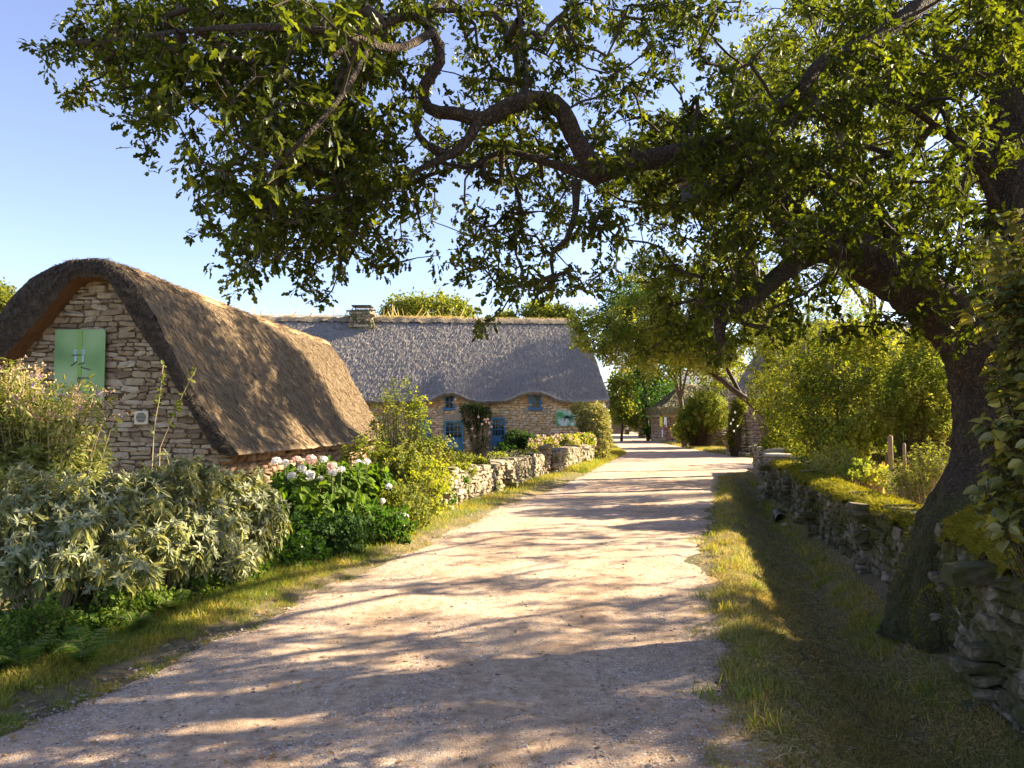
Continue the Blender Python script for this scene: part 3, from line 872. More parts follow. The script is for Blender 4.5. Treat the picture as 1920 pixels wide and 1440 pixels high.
MB().box((pc[0] + .0, y_ - .005, pc[2] - .42), (.025, .002, .2)).build("printed_tail", M['print_dark'], pan)
for sx in (-1, 1):
    for sz in (-1, 1): MB().add(*disc((pc[0] + sx * (pw - .02), y_ - .003, pc[2] + sz * (ph - .025)), .008, .008, 8)).build("screw", M['metal'], pan)

# ---- long back cottage ------------------------------------------------------
cz0 = P(1143, 750, 32.4); 
BX1 = float(cz0[0]); BY1 = 32.4; BX0 = -13.0
fdir = norm(np.array([1, .07, 0])); fn = np.array([fdir[1], -fdir[0], 0])   # facade direction and outward normal
def fy(x): return BY1 + .5 + (x - BX1) * .07           # facade plane y at x (wall), eave .5 m in front
RZ = float(P(900, 603, 36.2)[2])
back = empty("long_cottage", (-3, fy(-3), 0), "long low cottage behind the garden wall with grey thatch waving over two small blue windows", "cottage", None)
xs_ = np.linspace(BX0, BX1, 220)
def eave_px(px):
    return np.interp(px, [600, 790, 805, 820, 832, 852, 866, 880, 895, 940, 955, 972, 990, 1016, 1032, 1046, 1060, 1080, 1150],
                     [752, 752, 750, 742, 737, 737, 742, 749, 752, 752, 749, 741, 735, 735, 742, 749, 752, 753, 750])
exx = 960 + F * xs_ / (fy(xs_) - .5)
ez = P(exx, eave_px(exx), fy(xs_) - .5)[:, 2]
NB = 44
t = np.linspace(0, 1, NB)[None]
hipx = np.clip((xs_ - (BX1 - 1.7)) / 1.7, 0, 1)[:, None]
Xg = xs_[:, None] - hipx * (1 - t) * .95
Yr = (fy(xs_) + 3.0)[:, None]
Yg = Yr * (1 - t) + (fy(xs_) - .5)[:, None] * t
ez0 = np.minimum(ez, P(exx, np.full(len(exx), 751.5), fy(xs_) - .5)[:, 2])
Zg = RZ * (1 - t) + ez0[:, None] * t + (ez - ez0)[:, None] * smooth(.62, 1.0, t)
# belly where eave is raised; round at eave
Zg = Zg + .18 * np.sin(np.pi * t) + .014 * vnoise(Xg, t * 4, 0, 1.0, 3) + .012 * rng.normal(size=Zg.shape)
g1 = np.stack([Xg, Yg, Zg], -1)
roof_part("thatch_roof", [g1], M['thatch_grey'], back, (120000, .16, .011, .022, .16))
g2 = g1.copy(); g2[..., 1] = 2 * Yr - g1[..., 1]
roof_part("thatch_roof", [g2], M['thatch_grey'], back)
te = np.linspace(0, 1, 8)[None, :, None]
A = g1[:, -1]; B = A + np.array([0, .42, -.10]); eg = A[:, None] * (1 - te) + B[:, None] * te; eg[..., 2] -= .06 * np.sin(np.pi * te[..., 0]); eg[..., 1] -= .03 * np.sin(np.pi * te[..., 0])
B2 = A + np.array([0, 1.2, .5]); eg2 = B[:, None] * (1 - te) + B2[:, None] * te
roof_part("eave", [eg], M['thatch_grey'], back, (12000, .12, .02, .02, .3))
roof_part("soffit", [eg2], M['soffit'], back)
# right verge
va = g1[-1]; vb_ = va + np.array([-.12, .05, -.42]); tt = np.linspace(0, 1, 8)[None, :, None]
vg = va[:, None] * (1 - tt) + vb_[:, None] * tt; vg[..., 0] += .06 * np.sin(np.pi * tt[..., 0])
roof_part("verge", [vg], M['thatch_grey'], back)
# ridge of dry turf
xr_ = np.linspace(BX0, BX1 - 1.0, 160); A_ = np.linspace(-1.1, 1.1, 9)
Xq = xr_[:, None] + 0 * A_[None]; Yq = (fy(xr_) + 3.0)[:, None] + .30 * A_[None]
Zq = RZ + .07 - .26 * (np.abs(A_)[None] ** 1.6) * .9 + .05 * vnoise(Xq, Yq, 0, 2.5, 2) * (Xq < -2.4) + .02 * rng.normal(size=Xq.shape)
mk("ridge_cap", np.stack([Xq, Yq, Zq], -1).reshape(-1, 3), grid_faces(160, 9), M['ridge_dry'], back, True)
n = 9000
px_ = rng.uniform(BX0, BX1 - 1.1, n); pp = np.stack([px_, fy(px_) + 3 + rng.normal(size=n) * .18, np.full(n, RZ + .08)], 1)
ln = np.where((rng.random(n) < .01) & (px_ < -2.4), .4, .06) * rng.uniform(.4, 1.4, n) * np.where(px_ < -2.4, 1.3, .7)
mk("ridge_grass", *scatter(BLADE, pp, rdir(n, 1.6), rdir(n), ln), M['drygrass'], back)

# facade masonry with openings
def opx(px, x_depth=None):
    """facade x for a pixel column"""
    a = (px - 960) / F
    # x = a*(BY1+.5+(x-BX1)*.07)
    return a * (BY1 + .5 - BX1 * .07) / (1 - .07 * a)
def oz(py, x): return float(P(960, py, fy(x))[2])
opens = []
for (a, b, top, bot, kind) in ((832, 853, 736, 769, 'w'), (991, 1016, 734, 769, 'w'), (833, 869, 789, 866, 'd'), (920, 948, 783, 866, 'd'), (786, 808, 784, 826, 's')):
    xa, xb = opx(a), opx(b); xm = (xa + xb) / 2
    opens.append((xa, xb, oz(bot, xm) if kind != 'd' else 0.0, oz(top, xm), kind))
FW = float((BX1 - .35 - BX0) / fdir[0])
def fmask(s, z):
    x = BX0 + s * fdir[0]; z = z - .2
    if z > np.interp(x, xs_, ez) + .3: return False
    for (xa, xb, za, zb, k) in opens:
        if xa - .02 < x < xb + .02 and za - .02 < z < zb + .02: return False
    return True
V_, F_ = masonry((BX0, fy(BX0), -.2), fdir, FW, 3.6, fmask, (.07, .14), (.13, .38), .06, .012)
mk("front_wall", V_, [F_], M['gold'], back, True)
# mortar wall around the openings (columns)
mb = MB(); Rf = np.stack([fdir, -fn, [0, 0, 1]], 1)
def wallbox(x0, x1, z0, z1, dy=.04, th=.12, m=None):
    if x1 - x0 < .01 or z1 - z0 < .01: return
    xm = (x0 + x1) / 2
    mb.box((xm - fn[0] * 0, fy(xm) + dy + th - .04, (z0 + z1) / 2), ((x1 - x0) / 2 / fdir[0], th, (z1 - z0) / 2), Rf)
cuts = sorted(set([BX0, BX1 - .4] + [o[0] for o in opens] + [o[1] for o in opens]))
for c0, c1 in zip(cuts[:-1], cuts[1:]):
    xm = (c0 + c1) / 2; zc = sorted([(o[2], o[3]) for o in opens if o[0] - 1e-6 <= xm <= o[1] + 1e-6])
    z = -.3
    for za, zb in zc:
        wallbox(c0, c1, z, za); z = zb
    wallbox(c0, c1, z, 3.0)
mb.build("wall_core", M['mortar_gold'], back)
mb = MB(); mb.box((BX1 - .45, fy(BX1) + 3.0, 1.2), (.15, 2.9, 1.5)); mb.box((-4.5, fy(-4.5) + 6, 1.2), (8.4, .15, 1.5)); mb.build("end_wall", M['brown'], back)
# quoins and lintels
def fbox(b, xm, z, w, h, dy, th): b.box((xm + fn[0] * dy, fy(xm) + fn[1] * dy, z), (w, th, h), Rf)
mb = MB()
o = opens[2]; fbox(mb, (o[0] + o[1]) / 2, o[3] + .14, (o[1] - o[0]) / 2 + .06, .135, .035, .06); mb.build("lintel", M['slab'], back)
for (k, ww) in ((1, .12), (0, .12)):
    o = opens[k]
    for sg in (-1, 1):
        mb = MB(); fbox(mb, (o[0] if sg < 0 else o[1]) + sg * (ww + .01), o[2] - .06, ww, .12, .04, .05); mb.build("dressed_stone", M['slab'], back)
for (xa, xb, za, zb, k) in opens:
    xm = (xa + xb) / 2; w = (xb - xa) / 2; h = (zb - za) / 2; zm = (za + zb) / 2
    fr = MB(); fwid = .045
    if k == 'w':
        for sg in (-1, 1): fbox(fr, xm + sg * (w - fwid), zm, fwid, h, .0, .04)
        for sg in (-1, 1): fbox(fr, xm, zm + sg * (h - fwid), w - fwid * 2, fwid, .0, .04)
        fbox(fr, xm, zm, .014, h - fwid * 2, -.01, .02); fbox(fr, xm, zm - .02, w - fwid * 2, .014, -.012, .02)
        fo = fr.build("window", M['blue'], back)
        g_ = MB(); fbox(g_, xm, zm, w - .03, h - .03, -.035, .006)
        g = g_.build("pane", M['glass'], fo); g.location = (0, 0, 0)
        s_ = MB(); fbox(s_, xm, za + .03, w + .02, .03, .05, .05); s_.build("sill", M['blue'], fo)
    elif k == 'd':
        for sg in (-1, 1): fbox(fr, xm + sg * (w - .04), zm, .04, h, .01, .05)
        fbox(fr, xm, zb - .035, w - .08, .035, .01, .05)
        split = za + (zb - za) * .55
        # lower boarded half
        nb_ = 5
        for q_ in range(nb_):
            bw = (w - .09) / nb_
            fbox(fr, xm - w + .09 + bw * (2 * q_ + 1), (za + split) / 2, bw - .006, (split - za) / 2, -.01, .025)
        fo = fr.build("door", M['blue'] if xa > 0 or xa > -1.8 else M['teal'], back)
        g_ = MB(); fbox(g_, xm, (split + zb) / 2, w - .08, (zb - split) / 2 - .04, -.03, .006); g_.build("pane", M['glass'], fo)
        b_ = MB()
        for q_ in (-1, 0, 1): fbox(b_, xm + q_ * (w - .08) / 2, (split + zb) / 2, .012, (zb - split) / 2 - .05, -.012, .012)
        for q_ in (0, 1, 2): fbox(b_, xm, split + (zb - split) * (q_ + .1) / 3, w - .08, .012, -.01, .012)
        b_.build("glazing_bar", M['teal'], fo)
        h_ = MB(); fbox(h_, xm + w - .14, split - .03, .03, .012, .04, .02); h_.build("handle", M['metal'], fo)
    else:
        for q_ in range(5): fbox(fr, xm - w + (2 * q_ + 1) * w / 5, zm, w / 5 - .005, h, .05, .02)
        for q_ in (-1, 1): fbox(fr, xm, zm + q_ * h * .6, w, .035, .075, .012)
        fr.build("shutter", M['blue'], back)
# chimney
def chimney(px0, px1, ytop, ybot, Y, parent, mat, cap=True):
    a = P(px0, ytop, Y); b = P(px1, ybot, Y)
    cx = (a[0] + b[0]) / 2; w = (b[0] - a[0]) / 2; z1 = a[2]; z0 = b[2] - .4
    mb = MB()
    for (o, u, W, nr) in (((cx - w, Y - .35, z0), (1, 0, 0), 2 * w, (0, -1, 0)), ((cx + w, Y - .35, z0), (0, 1, 0), .7, (1, 0, 0)), ((cx - w, Y - .35, z0), (0, 1, 0), .7, (-1, 0, 0))):
        mb.add(*masonry(o, u, W, z1 - z0, lambda s, z: True, (.08, .16), (.15, .35), .07, .006, nr))
    mb.box((cx, Y, (z0 + z1) / 2), (w - .02, .33, (z1 - z0) / 2))
    ch = mb.build("chimney", mat, parent, True)
    if cap:
        c = MB(); c.box((cx, Y, z1 + .2), (w + .02, .40, .025)); c.build("cap", M['black'], ch)
        c = MB()
        for sx in (-1, 1):
            for sy in (-1, 1): MB().box((cx + sx * (w - .03), Y + sy * .3, z1 + .09), (.015, .015, .09)).build("cap_strut", M['metal'], ch)
        c = MB(); c.box((cx, Y - .05, z0 + .38), (w + .1, .42, .045)); c.build("flashing_stone", M['slab'], ch)
    return ch
chimney(663, 697, 583, 612, 34.9, back, M['rubble'])
chimney(375, 402, 566, 590, 38.5, back, M['rubble'], False)

# second photo panel
xm = (opx(1042) + opx(1083)) / 2; zc = oz(784, xm); pw2 = (opx(1083) - opx(1042)) / 2; ph2 = .345
pan2 = empty("photo_panel", (xm, fy(xm) - .14, zc), "wide pale green photo panel with a dark winged insect on the long cottage wall", "photo panel", "outdoor photo panels")
mb = MB(); fbox(mb, xm, zc, pw2, ph2, .13, .012); mb.build("board", M['print2'], pan2)
mb = MB(); yb = fy(xm) - .15
mb.add(*disc((xm, yb, zc + .05), .085, .07))
for (dx, dz, hw, an, th) in ((-.25, .06, .17, -.18, .02), (.25, .06, .17, .18, .02), (-.22, -.02, .17, .28, .014), (.22, -.02, .17, -.28, .014), (-.11, -.1, .11, 1.0, .013), (.11, -.1, .11, -1.0, .013), (-.2, -.1, .14, .6, .012), (.2, -.1, .14, -.6, .012)):
    mb.box((xm + dx, yb, zc + dz), (hw, .003, th), np.array([[math.cos(an), 0, -math.sin(an)], [0, 1, 0], [math.sin(an), 0, math.cos(an)]]))
mb.build("printed_insect", M['print_dark'], pan2)

# ------------------------------------------------------------------ plants: generators
def ell(px, py, d, rx, ry, rd=None):
    """ellipsoid seen at pixel (px,py) at depth d with radii in pixels -> world centre, radii in metres"""
    c = P(px, py, d); k = d / F
    return (c, np.array([rx * k, (rd if rd is not None else rx * k), ry * k]))

def in_ell(es, n, shell=.45):
    w = np.array([np.prod(e[1]) ** (2 / 3.) for e in es]); w /= w.sum()
    k = rng.choice(len(es), n, p=w)
    C = np.array([e[0] for e in es])[k]; R = np.array([e[1] for e in es])[k]
    r = rng.uniform(0, 1, (n, 1)) ** (1 / 3.) * (1 - shell) + shell * rng.uniform(.75, 1.05, (n, 1))
    v = rdir(n)
    lump = 1 + .16 * vnoise(v[:, 0] * 3 + C[:, 0], v[:, 1] * 3, v[:, 2] * 3 + C[:, 2], 1.4, 3)[:, None]
    return C + v * R * r * lump

def bush(name, label, cat, es, nsh, per, size, tm, mat, lead=.35, stem=M['twig'], sr=.004, droop=0.0, whorl=0, group=None, shell=.5,
         base=None, spread=.5, part="foliage", upn=.9, vertical=0.0, zmin=None, side=1.0, szvar=.3):
    c = np.mean([e[0] for e in es], 0)
    bx, by = (c[0], c[1]) if base is None else base
    gz = float(gh(bx, by))
    root = empty(name, (bx, by, gz), label, cat, group)
    tips = in_ell(es, nsh, shell)
    if zmin is not None: tips[:, 2] = np.maximum(tips[:, 2], zmin + rng.uniform(0, .1, nsh))
    tips[:, 2] = np.maximum(tips[:, 2], gh(tips[:, 0], tips[:, 1]) + .03)
    rad = max(.1, np.max([e[1][0] for e in es]) * spread)
    b = np.stack([bx + (tips[:, 0] - bx) * (1 - .55 * (1 - vertical)) * spread * 1.3 + rng.normal(size=nsh) * rad * .12,
                  by + (tips[:, 1] - by) * spread * .6, np.zeros(nsh)], 1)
    b[:, 2] = gh(b[:, 0], b[:, 1])
    ln = np.linalg.norm(tips - b, axis=1)
    ctrl = b * .45 + tips * .55; ctrl[:, 2] += ln * .22
    ctrl[:, :2] += rng.normal(size=(nsh, 2)) * .08 * ln[:, None]
    def at(t, idx):
        t = t[:, None]
        return (1 - t) ** 2 * b[idx] + 2 * t * (1 - t) * ctrl[idx] + t ** 2 * tips[idx]
    idx = np.repeat(np.arange(nsh), per)
    t0 = np.clip(1 - lead / np.maximum(ln, .05), 0, 1)
    t = t0[idx] + (1 - t0[idx]) * rng.uniform(0, 1, len(idx)) ** .8
    p = at(t, idx); tg = norm(at(np.minimum(t + .02, 1.02), idx) - p)
    rd = rdir(len(idx)); rd = norm(rd - tg * np.sum(rd * tg, 1, keepdims=True))
    fwd = norm(rd * side + tg * .5 + np.array([0, 0, -droop]))
    V, Fs = scatter(tm, p + rd * .01, fwd, rdir(len(idx), upn) * .6 + tg * .6, size * (1 + szvar * rng.uniform(-1, 1, len(idx))))
    mb = MB().add(V, Fs)
    if whorl:
        idw = np.repeat(np.arange(nsh), whorl)
        pw = tips[idw]; tg = norm(tips - ctrl)[idw]
        rd = rdir(len(idw)); rd = norm(rd - tg * np.sum(rd * tg, 1, keepdims=True))
        fwd = norm(rd + tg * rng.uniform(.1, 1.4, (len(idw), 1)))
        tb_ = MB().add(*scatter(tm, pw, fwd, tg, size * rng.uniform(.3, .75, len(idw))))
    mb.build(part, mat, root)
    if whorl: tb_.build("shoot_tips", M['sagetip'], root)
    k = 5; ts = np.linspace(0, 1, k + 1)
    keep_ = min(nsh, 300); b = b[:keep_]; tips0 = tips; tips = tips[:keep_]; ctrl = ctrl[:keep_]; nsh = keep_
    p0 = np.concatenate([at(np.full(nsh, ts[i]), np.arange(nsh)) for i in range(k)])
    p1 = np.concatenate([at(np.full(nsh, ts[i + 1]), np.arange(nsh)) for i in range(k)])
    r0 = np.concatenate([np.full(nsh, sr * (1.6 - ts[i])) for i in range(k)]); r1 = np.concatenate([np.full(nsh, sr * (1.6 - ts[i + 1])) for i in range(k)])
    V, q = sticks(p0, p1, r0, r1, 3)
    mk("stem", V, q, stem, root)
    return root, tips0

def tree(name, label, cat, base, rad, es, n, per, size, mat, group=None, trunk=True, bark=None, tm=SIMPLE, spread=.3, lean=None, shell=.5):
    bx, by = base; gz = float(gh(bx, by))
    root = empty(name, (bx, by, gz), label, cat, group)
    cs = np.array([e[0] for e in es]); cc = cs.mean(0)
    mb = MB()
    top = cc.copy(); top[2] = cc[2]
    mid = np.array([bx, by, gz]) * .4 + top * .6 if lean is None else np.array(lean)
    pth = catmull([[bx, by, gz - .2], [bx + (mid[0] - bx) * .35, by + (mid[1] - by) * .35, gz + (mid[2] - gz) * .55], mid, top], .3)
    mb.add(*tube(pth, np.linspace(rad, rad * .3, len(pth)), 9, .08, 3))
    for c in cs:
        k = int(len(pth) * random.uniform(.45, .8)); a = pth[k]
        m1 = (a + c) / 2 + np.array([0, 0, .12 * np.linalg.norm(c - a)]) + rng.normal(size=3) * .1
        pp = catmull([a, m1, c], .4)
        mb.add(*tube(pp, np.linspace(rad * .45, rad * .1, len(pp)), 6, .06, 1))
    cl = in_ell(es, n, shell)
    near = cs[np.argmin(((cl[:, None] - cs[None]) ** 2).sum(2), 1)]
    sel = rng.random(n) < .5
    mb.add(*sticks(near[sel] * .5 + cl[sel] * .5, cl[sel], .018, .006, 3))
    if trunk: mb.build("trunk", bark or M['twig'], root, True)
    mk("crown", *sprays(cl, per, spread, size, tm), mat, root)
    return root

# ------------------------------------------------------------------ the great oak
oak = empty("oak_tree", (3.9, 6.35, float(gh(3.9, 6.35))), "huge old oak growing through the mossy wall, its crooked limbs arching over the gravel road", "oak tree")
def W(*pts):
    """(px,py,depth,radius) rows -> smooth path + radii"""
    a = np.array(pts, float); xyz = P(a[:, 0], a[:, 1], a[:, 2])
    c = catmull(np.column_stack([xyz, a[:, 3]]), .07)
    return c[:, :3], np.maximum(c[:, 3], .006)
limbs = []
trunk_p, trunk_r = W((1752, 1215, 6.25, .34), (1765, 1120, 6.3, .34), (1795, 1010, 6.35, .325), (1855, 880, 6.45, .30), (1872, 760, 6.5, .33), (1868, 670, 6.5, .36), (1890, 560, 6.6, .28), (1900, 400, 6.8, .21), (1893, 200, 7, .19), (1890, 0, 7.1, .17), (1885, -250, 7.2, .13))
limbs.append((trunk_p, trunk_r, 44, .07))
limbs.append((*W((1875, 730, 6.5, .27), (1800, 622, 6.45, .25), (1720, 548, 6.35, .22), (1620, 482, 6.25, .19), (1545, 448, 6.15, .17), (1470, 405, 6.05, .13), (1430, 340, 5.95, .10), (1385, 290, 5.85, .088), (1320, 276, 5.75, .088), (1260, 292, 5.7, .082), (1180, 305, 5.6, .080), (1110, 328, 5.5, .082)), 18, .08))
limbs.append((*W((1125, 325, 5.5, .075), (1085, 275, 5.45, .07), (1055, 210, 5.4, .068), (1015, 187, 5.35, .068), (960, 195, 5.3, .06), (905, 222, 5.25, .055), (850, 212, 5.2, .045), (803, 202, 5.2, .042), (794, 160, 5.15, .04), (826, 115, 5.1, .036), (812, 62, 5.1, .032), (770, 30, 5, .028), (690, 60, 4.8, .022), (620, 110, 4.5, .016)), 12, .12))
limbs.append((*W((900, 222, 5.25, .045), (878, 262, 5.2, .036), (848, 290, 5.2, .034), (815, 282, 5.2, .03), (785, 255, 5.2, .026), (778, 220, 5.2, .022), (787, 205, 5.2, .02)), 9, .12))
limbs.append((*W((845, 290, 5.2, .028), (800, 310, 5.1, .022), (745, 345, 5, .018), (700, 370, 5, .014), (640, 400, 5, .011)), 7, .1))
limbs.append((*W((1110, 330, 5.5, .05), (1010, 300, 5.6, .028), (940, 285, 5.6, .022), (870, 325, 5.5, .014)), 7, .1))
limbs.append((*W((1080, 340, 5.5, .04), (1078, 400, 5.4, .026), (1062, 450, 5.4, .022), (1035, 475, 5.4, .016), (1040, 540, 5.4, .008)), 7, .12))
limbs.append((*W((1550, 455, 6.1, .13), (1490, 492, 5.9, .085), (1440, 535, 5.75, .07), (1395, 570, 5.6, .06), (1352, 600, 5.5, .05), (1352, 642, 5.5, .032)), 12, .1))
limbs.append((*W((1890, -180, 7.1, .12), (1800, -60, 6.8, .10), (1735, 5, 6.5, .08), (1625, 78, 6.2, .066), (1540, 120, 6, .058), (1495, 175, 5.9, .046), (1420, 215, 5.8, .03), (1360, 240, 5.7, .018)), 10, .1))
limbs.append((*W((1890, 360, 6.9, .08), (1845, 300, 6.8, .045), (1780, 255, 6.7, .035), (1700, 200, 6.5, .024), (1620, 180, 6.4, .016)), 8, .1))
limbs.append((*W((1880, 420, 6.8, .06), (1840, 330, 6.6, .04), (1790, 262, 6.6, .03), (1760, 200, 6.6, .018), (1690, 170, 6.6, .014)), 8, .1))
limbs.append((*W((985, 190, 5.35, .03), (985, 120, 5.6, .022), (975, 40, 5.8, .018), (960, -40, 6, .012)), 7, .1))
limbs.append((*W((812, 60, 5.1, .03), (740, 90, 4.6, .026), (620, 60, 4.2, .024), (480, 50, 4.3, .02), (330, 60, 5.2, .016), (170, 80, 6.3, .009)), 8, .1))
limbs.append((*W((700, 75, 4.5, .02), (640, 180, 3.9, .016), (560, 270, 3.6, .012), (500, 330, 4, .008)), 7, .1))
limbs.append((*W((1700, 530, 6.3, .08), (1640, 380, 6.1, .04), (1560, 330, 6.0, .03), (1450, 300, 5.9, .015)), 8, .1))
for (ex, ey, ez_) in ((8.2, 9.5, 4.4), (9.5, 12, 5.0), (8.8, 7.6, 4.8), (8.4, 14, 4.9)):
    s0 = trunk_p[int(len(trunk_p) * .62)]; mm_ = np.array([(s0[0] + ex) / 2, (s0[1] + ey) / 2, max(s0[2], ez_) + .4])
    c_ = catmull(np.column_stack([[s0, mm_, [ex, ey, ez_]], [.1, .06, .02]]), .15); limbs.append((c_[:, :3], c_[:, 3], 8, .1))
limbs.append((*W((1895, -100, 7.1, .12), (1500, -300, 6.5, .09), (1100, -420, 6, .07), (700, -420, 5.5, .05), (400, -300, 5.2, .03)), 8, .1))
mb = MB()
def root_lobes(z, a):
    f = np.exp(-np.maximum(z + .15, 0) / .42)
    return 1 + f * (.10 + .34 * np.maximum(0, np.cos(2.5 * a + .4 + .5 * z)) ** 2 + .16 * np.cos(7 * a + 1.2 + z) ** 2) + .05 * np.cos(9 * a + 3 * z) * (f + .25)
for i_, (p_, r_, s_, b_) in enumerate(limbs): mb.add(*tube(p_, r_, s_, b_, i_, True, root_lobes if i_ == 0 else None))
# buttress roots spilling over the wall foot
base = P(1772, 1120, 6.3)
for (ax, ay, L_, r_, zt) in ((-.62, -.35, .75, .13, -.55), (-.35, -.62, .8, .15, -.6), (.15, -.75, .8, .15, -.5), (-.6, .3, .8, .14, -.5), (.5, -.4, .8, .16, .1), (-.1, .6, .8, .15, 0), (.6, .3, .8, .15, .1)):
    e = np.array([base[0] + ax * 1.0, base[1] + ay * 1.0, zt])
    pp = catmull([[base[0] + ax * .12, base[1] + ay * .12, base[2] + .45], [base[0] + ax * .34, base[1] + ay * .34, base[2] + .02], [base[0] + ax * .55, base[1] + ay * .55, zt + .12], e], .05)
    mb.add(*tube(pp, np.linspace(r_ * .8, r_ * .45, len(pp)), 14, .14, ax * 9))
mb.build("trunk", M['bark'], oak, True)

rows = ["00489999999998888878988428999999",
        "04799999999984677757765138999999",
        "00578899999932677746724689999999",
        "00048859999832588542678999988888",
        "00002417999976888776899998767888",
        "00000027999986446878899999988888",
        "00000078999875115877688899999888",
        "00000038998662577673658998889888",
        "00000004663300577551367653346888",
        "00000000010000053000466542214458",
        "00000000000000000000345421110457"]
lai = [0, .05, .12, .22, .34, .5, .75, 1.05, 1.6, 2.8]
CL = []
for r_, row in enumerate(rows):
    assert len(row) == 32, (r_, len(row))
    for c_, ch_ in enumerate(row):
        k = int(ch_)
        if not k: continue
        if 5 <= c_ <= 11 and r_ < 6:
            for q_ in range(1 if random.random() < .6 else 0): CL.append(P((c_ + random.random()) * 60, (r_ + random.random()) * 60, random.uniform(3.3, 4.2)))
        if c_ <= 3: dr = (5.8, 7.4)
        elif c_ <= 12: dr = (4.8, 7.4)
        elif c_ <= 22: dr = (5.3, 9.5) if r_ < 8 else (5.2, 7)
        else: dr = (4.8, 8.2) if (r_ > 6 or random.random() < .6) else (8.2, 13.5)
        nz = lai[k] * 3600 * (1.05 if c_ <= 11 else (.75 if c_ <= 22 and r_ < 4 else .9))
        while nz > 0:
          d_c = random.uniform(*dr); cx_ = (c_ + random.random()) * 60; cy_ = (r_ + random.random()) * 60
          for sub_ in range(random.randint(2, 5)):
            d = d_c + random.gauss(0, .12)
            if r_ >= 9: d = min(max(d, 5.2), 6.6)
            px = cx_ + random.gauss(0, 90 / d); py = cy_ + random.gauss(0, 75 / d)
            CL.append(P(px, py, d)); nz -= 18 * .00115 * .42 * (F / d) ** 2
CL = np.array(CL); nvis = len(CL)
# the part of the crown above the picture, up to the tree top
up_ = np.array([[-1.5, 5, 6.2, 2.6, 2.2, 1.1], [1.5, 6, 7.4, 3, 2.8, 1.4], [4.5, 7.5, 8.6, 3, 3, 1.8], [5.5, 5, 7.4, 2.4, 2.4, 1.8], [1, 3.2, 6.0, 2.4, 1.6, 1.0], [6.5, 9, 6.5, 2.2, 2.4, 1.8]])
top_ = in_ell([(u[:3], u[3:]) for u in up_], 1500, .3)
a_ = (top_[:, 2] - EYE) / top_[:, 1]
top_ = top_[(a_ > .60)]
# off-frame boughs added in flat layers to streak the road with shade
lay = []
for k_ in range(74):
    c0 = np.array([rng.uniform(6, 11), rng.uniform(4.0, 15.5) if k_ % 3 else rng.uniform(3.5, 9), rng.uniform(3.4, 6.2)])
    m_ = rng.integers(10, 26); lay.append(c0 + rng.normal(size=(m_, 3)) * [.8, .22, .10])
lay = np.concatenate(lay); lay = lay[lay[:, 0] / lay[:, 1] > .60]
CL = np.vstack([CL, top_, lay])
# grow twigs: attach every spray to the nearest wood
nod = np.concatenate([p_[::2] for (p_, r_, s_, b_) in limbs]); 
par = np.full(len(nod), -1); nod = list(nod); par = list(par)
arr = np.zeros((120000, 3)); arr[:len(nod)] = nod; cnt = len(nod); parr = np.full(120000, -1)
n0 = cnt
d0 = np.array([np.min(((arr[:n0] - c) ** 2).sum(1)) for c in CL])
ends = []
for ci in np.argsort(d0):
    c = CL[ci]
    dd = ((arr[:cnt] - c) ** 2).sum(1); k = int(np.argmin(dd)); L_ = math.sqrt(dd[k])
    m = max(1, int(L_ / .13)); a = arr[k].copy()
    mid = (a + c) / 2 + rng.normal(size=3) * .10 * L_ + np.array([0, 0, .10 * L_])
    last = k
    for q_ in range(1, m + 1):
        t = q_ / m; p = (1 - t) ** 2 * a + 2 * t * (1 - t) * mid + t * t * c + (rng.normal(size=3) * .012 if q_ < m else 0)
        arr[cnt] = p; parr[cnt] = last; last = cnt; cnt += 1
    ends.append(last)
load = np.zeros(cnt)
for e in ends: load[e] += 1
for k in range(cnt - 1, n0 - 1, -1):
    if parr[k] >= 0: load[parr[k]] += load[k]
ids = np.arange(n0, cnt)
rad = np.minimum(.0038 * np.maximum(load, 1) ** .42, .045)
prad = np.where(parr[ids] >= n0, rad[parr[ids]], rad[ids] * 1.15)
V, q = sticks(arr[parr[ids]], arr[ids], prad, rad[ids], 5)
mk("twigs", V, q, M['twig'], oak, True)["kind"] = "stuff"
# leaves
dist = np.linalg.norm(CL - [0, 0, EYE], axis=1)
V1, F1 = sprays(CL, 18, .125, .064, OAK2, droop=-.2, upn=1.0)
mk("crown", V1, F1, M['oakleaf'], oak)
# dark box under the limb
nb_ = P(1305, 362, 5.7)
bxr = empty("dark_box", nb_, "small dark box fixed under the main oak limb over the road", "nest box")
MB().box(nb_, (.075, .09, .06), Rz(.3)).build("box", M['metal'], bxr)
MB().box(nb_ + [0, 0, .07], (.09, .11, .012), Rz(.3)).build("lid", M['wood'], bxr)
MB().box(nb_ + [.0, 0, .16], (.012, .012, .09)).build("bracket", M['metal'], bxr)

# ------------------------------------------------------------------ walls along the road
rubble_wall("stone_wall", [(-1.55, 13.9), (-.4, 17.8), (.72, 22.4)], .70, .5, "dry stone wall from the ivy-hidden end to the gateway by the flower beds", M['rubble'], "stone walls")
rubble_wall("stone_wall", [(1.15, 23.4), (2.4, 27.8), (3.75, 32.0)], .72, .5, "dry stone wall between the gateway and the tall climbing hedge", M['rubble'], "stone walls")
gpo = P(1022, 868, 23.3)
gp = empty("gatepost", (gpo[0], 23.0, 0), "square reddish stone gatepost ending the far garden wall", "gatepost")
C = []; H_ = []
z = -.1
while z < .72:
    h = random.uniform(.1, .2); C.append((gpo[0] + random.uniform(-.02, .02), 23.05, z + h / 2)); H_.append((.17, .2, h / 2 - .006)); z += h
V, q = stones(np.array(C), np.array(H_), np.eye(3), .06)
mk("stone_block", V, [q], M['brown'], gp, True)
V, q = stones(np.array([(gpo[0], 23.05, z + .06)]), np.array([(.21, .25, .07)]), np.eye(3), .08)
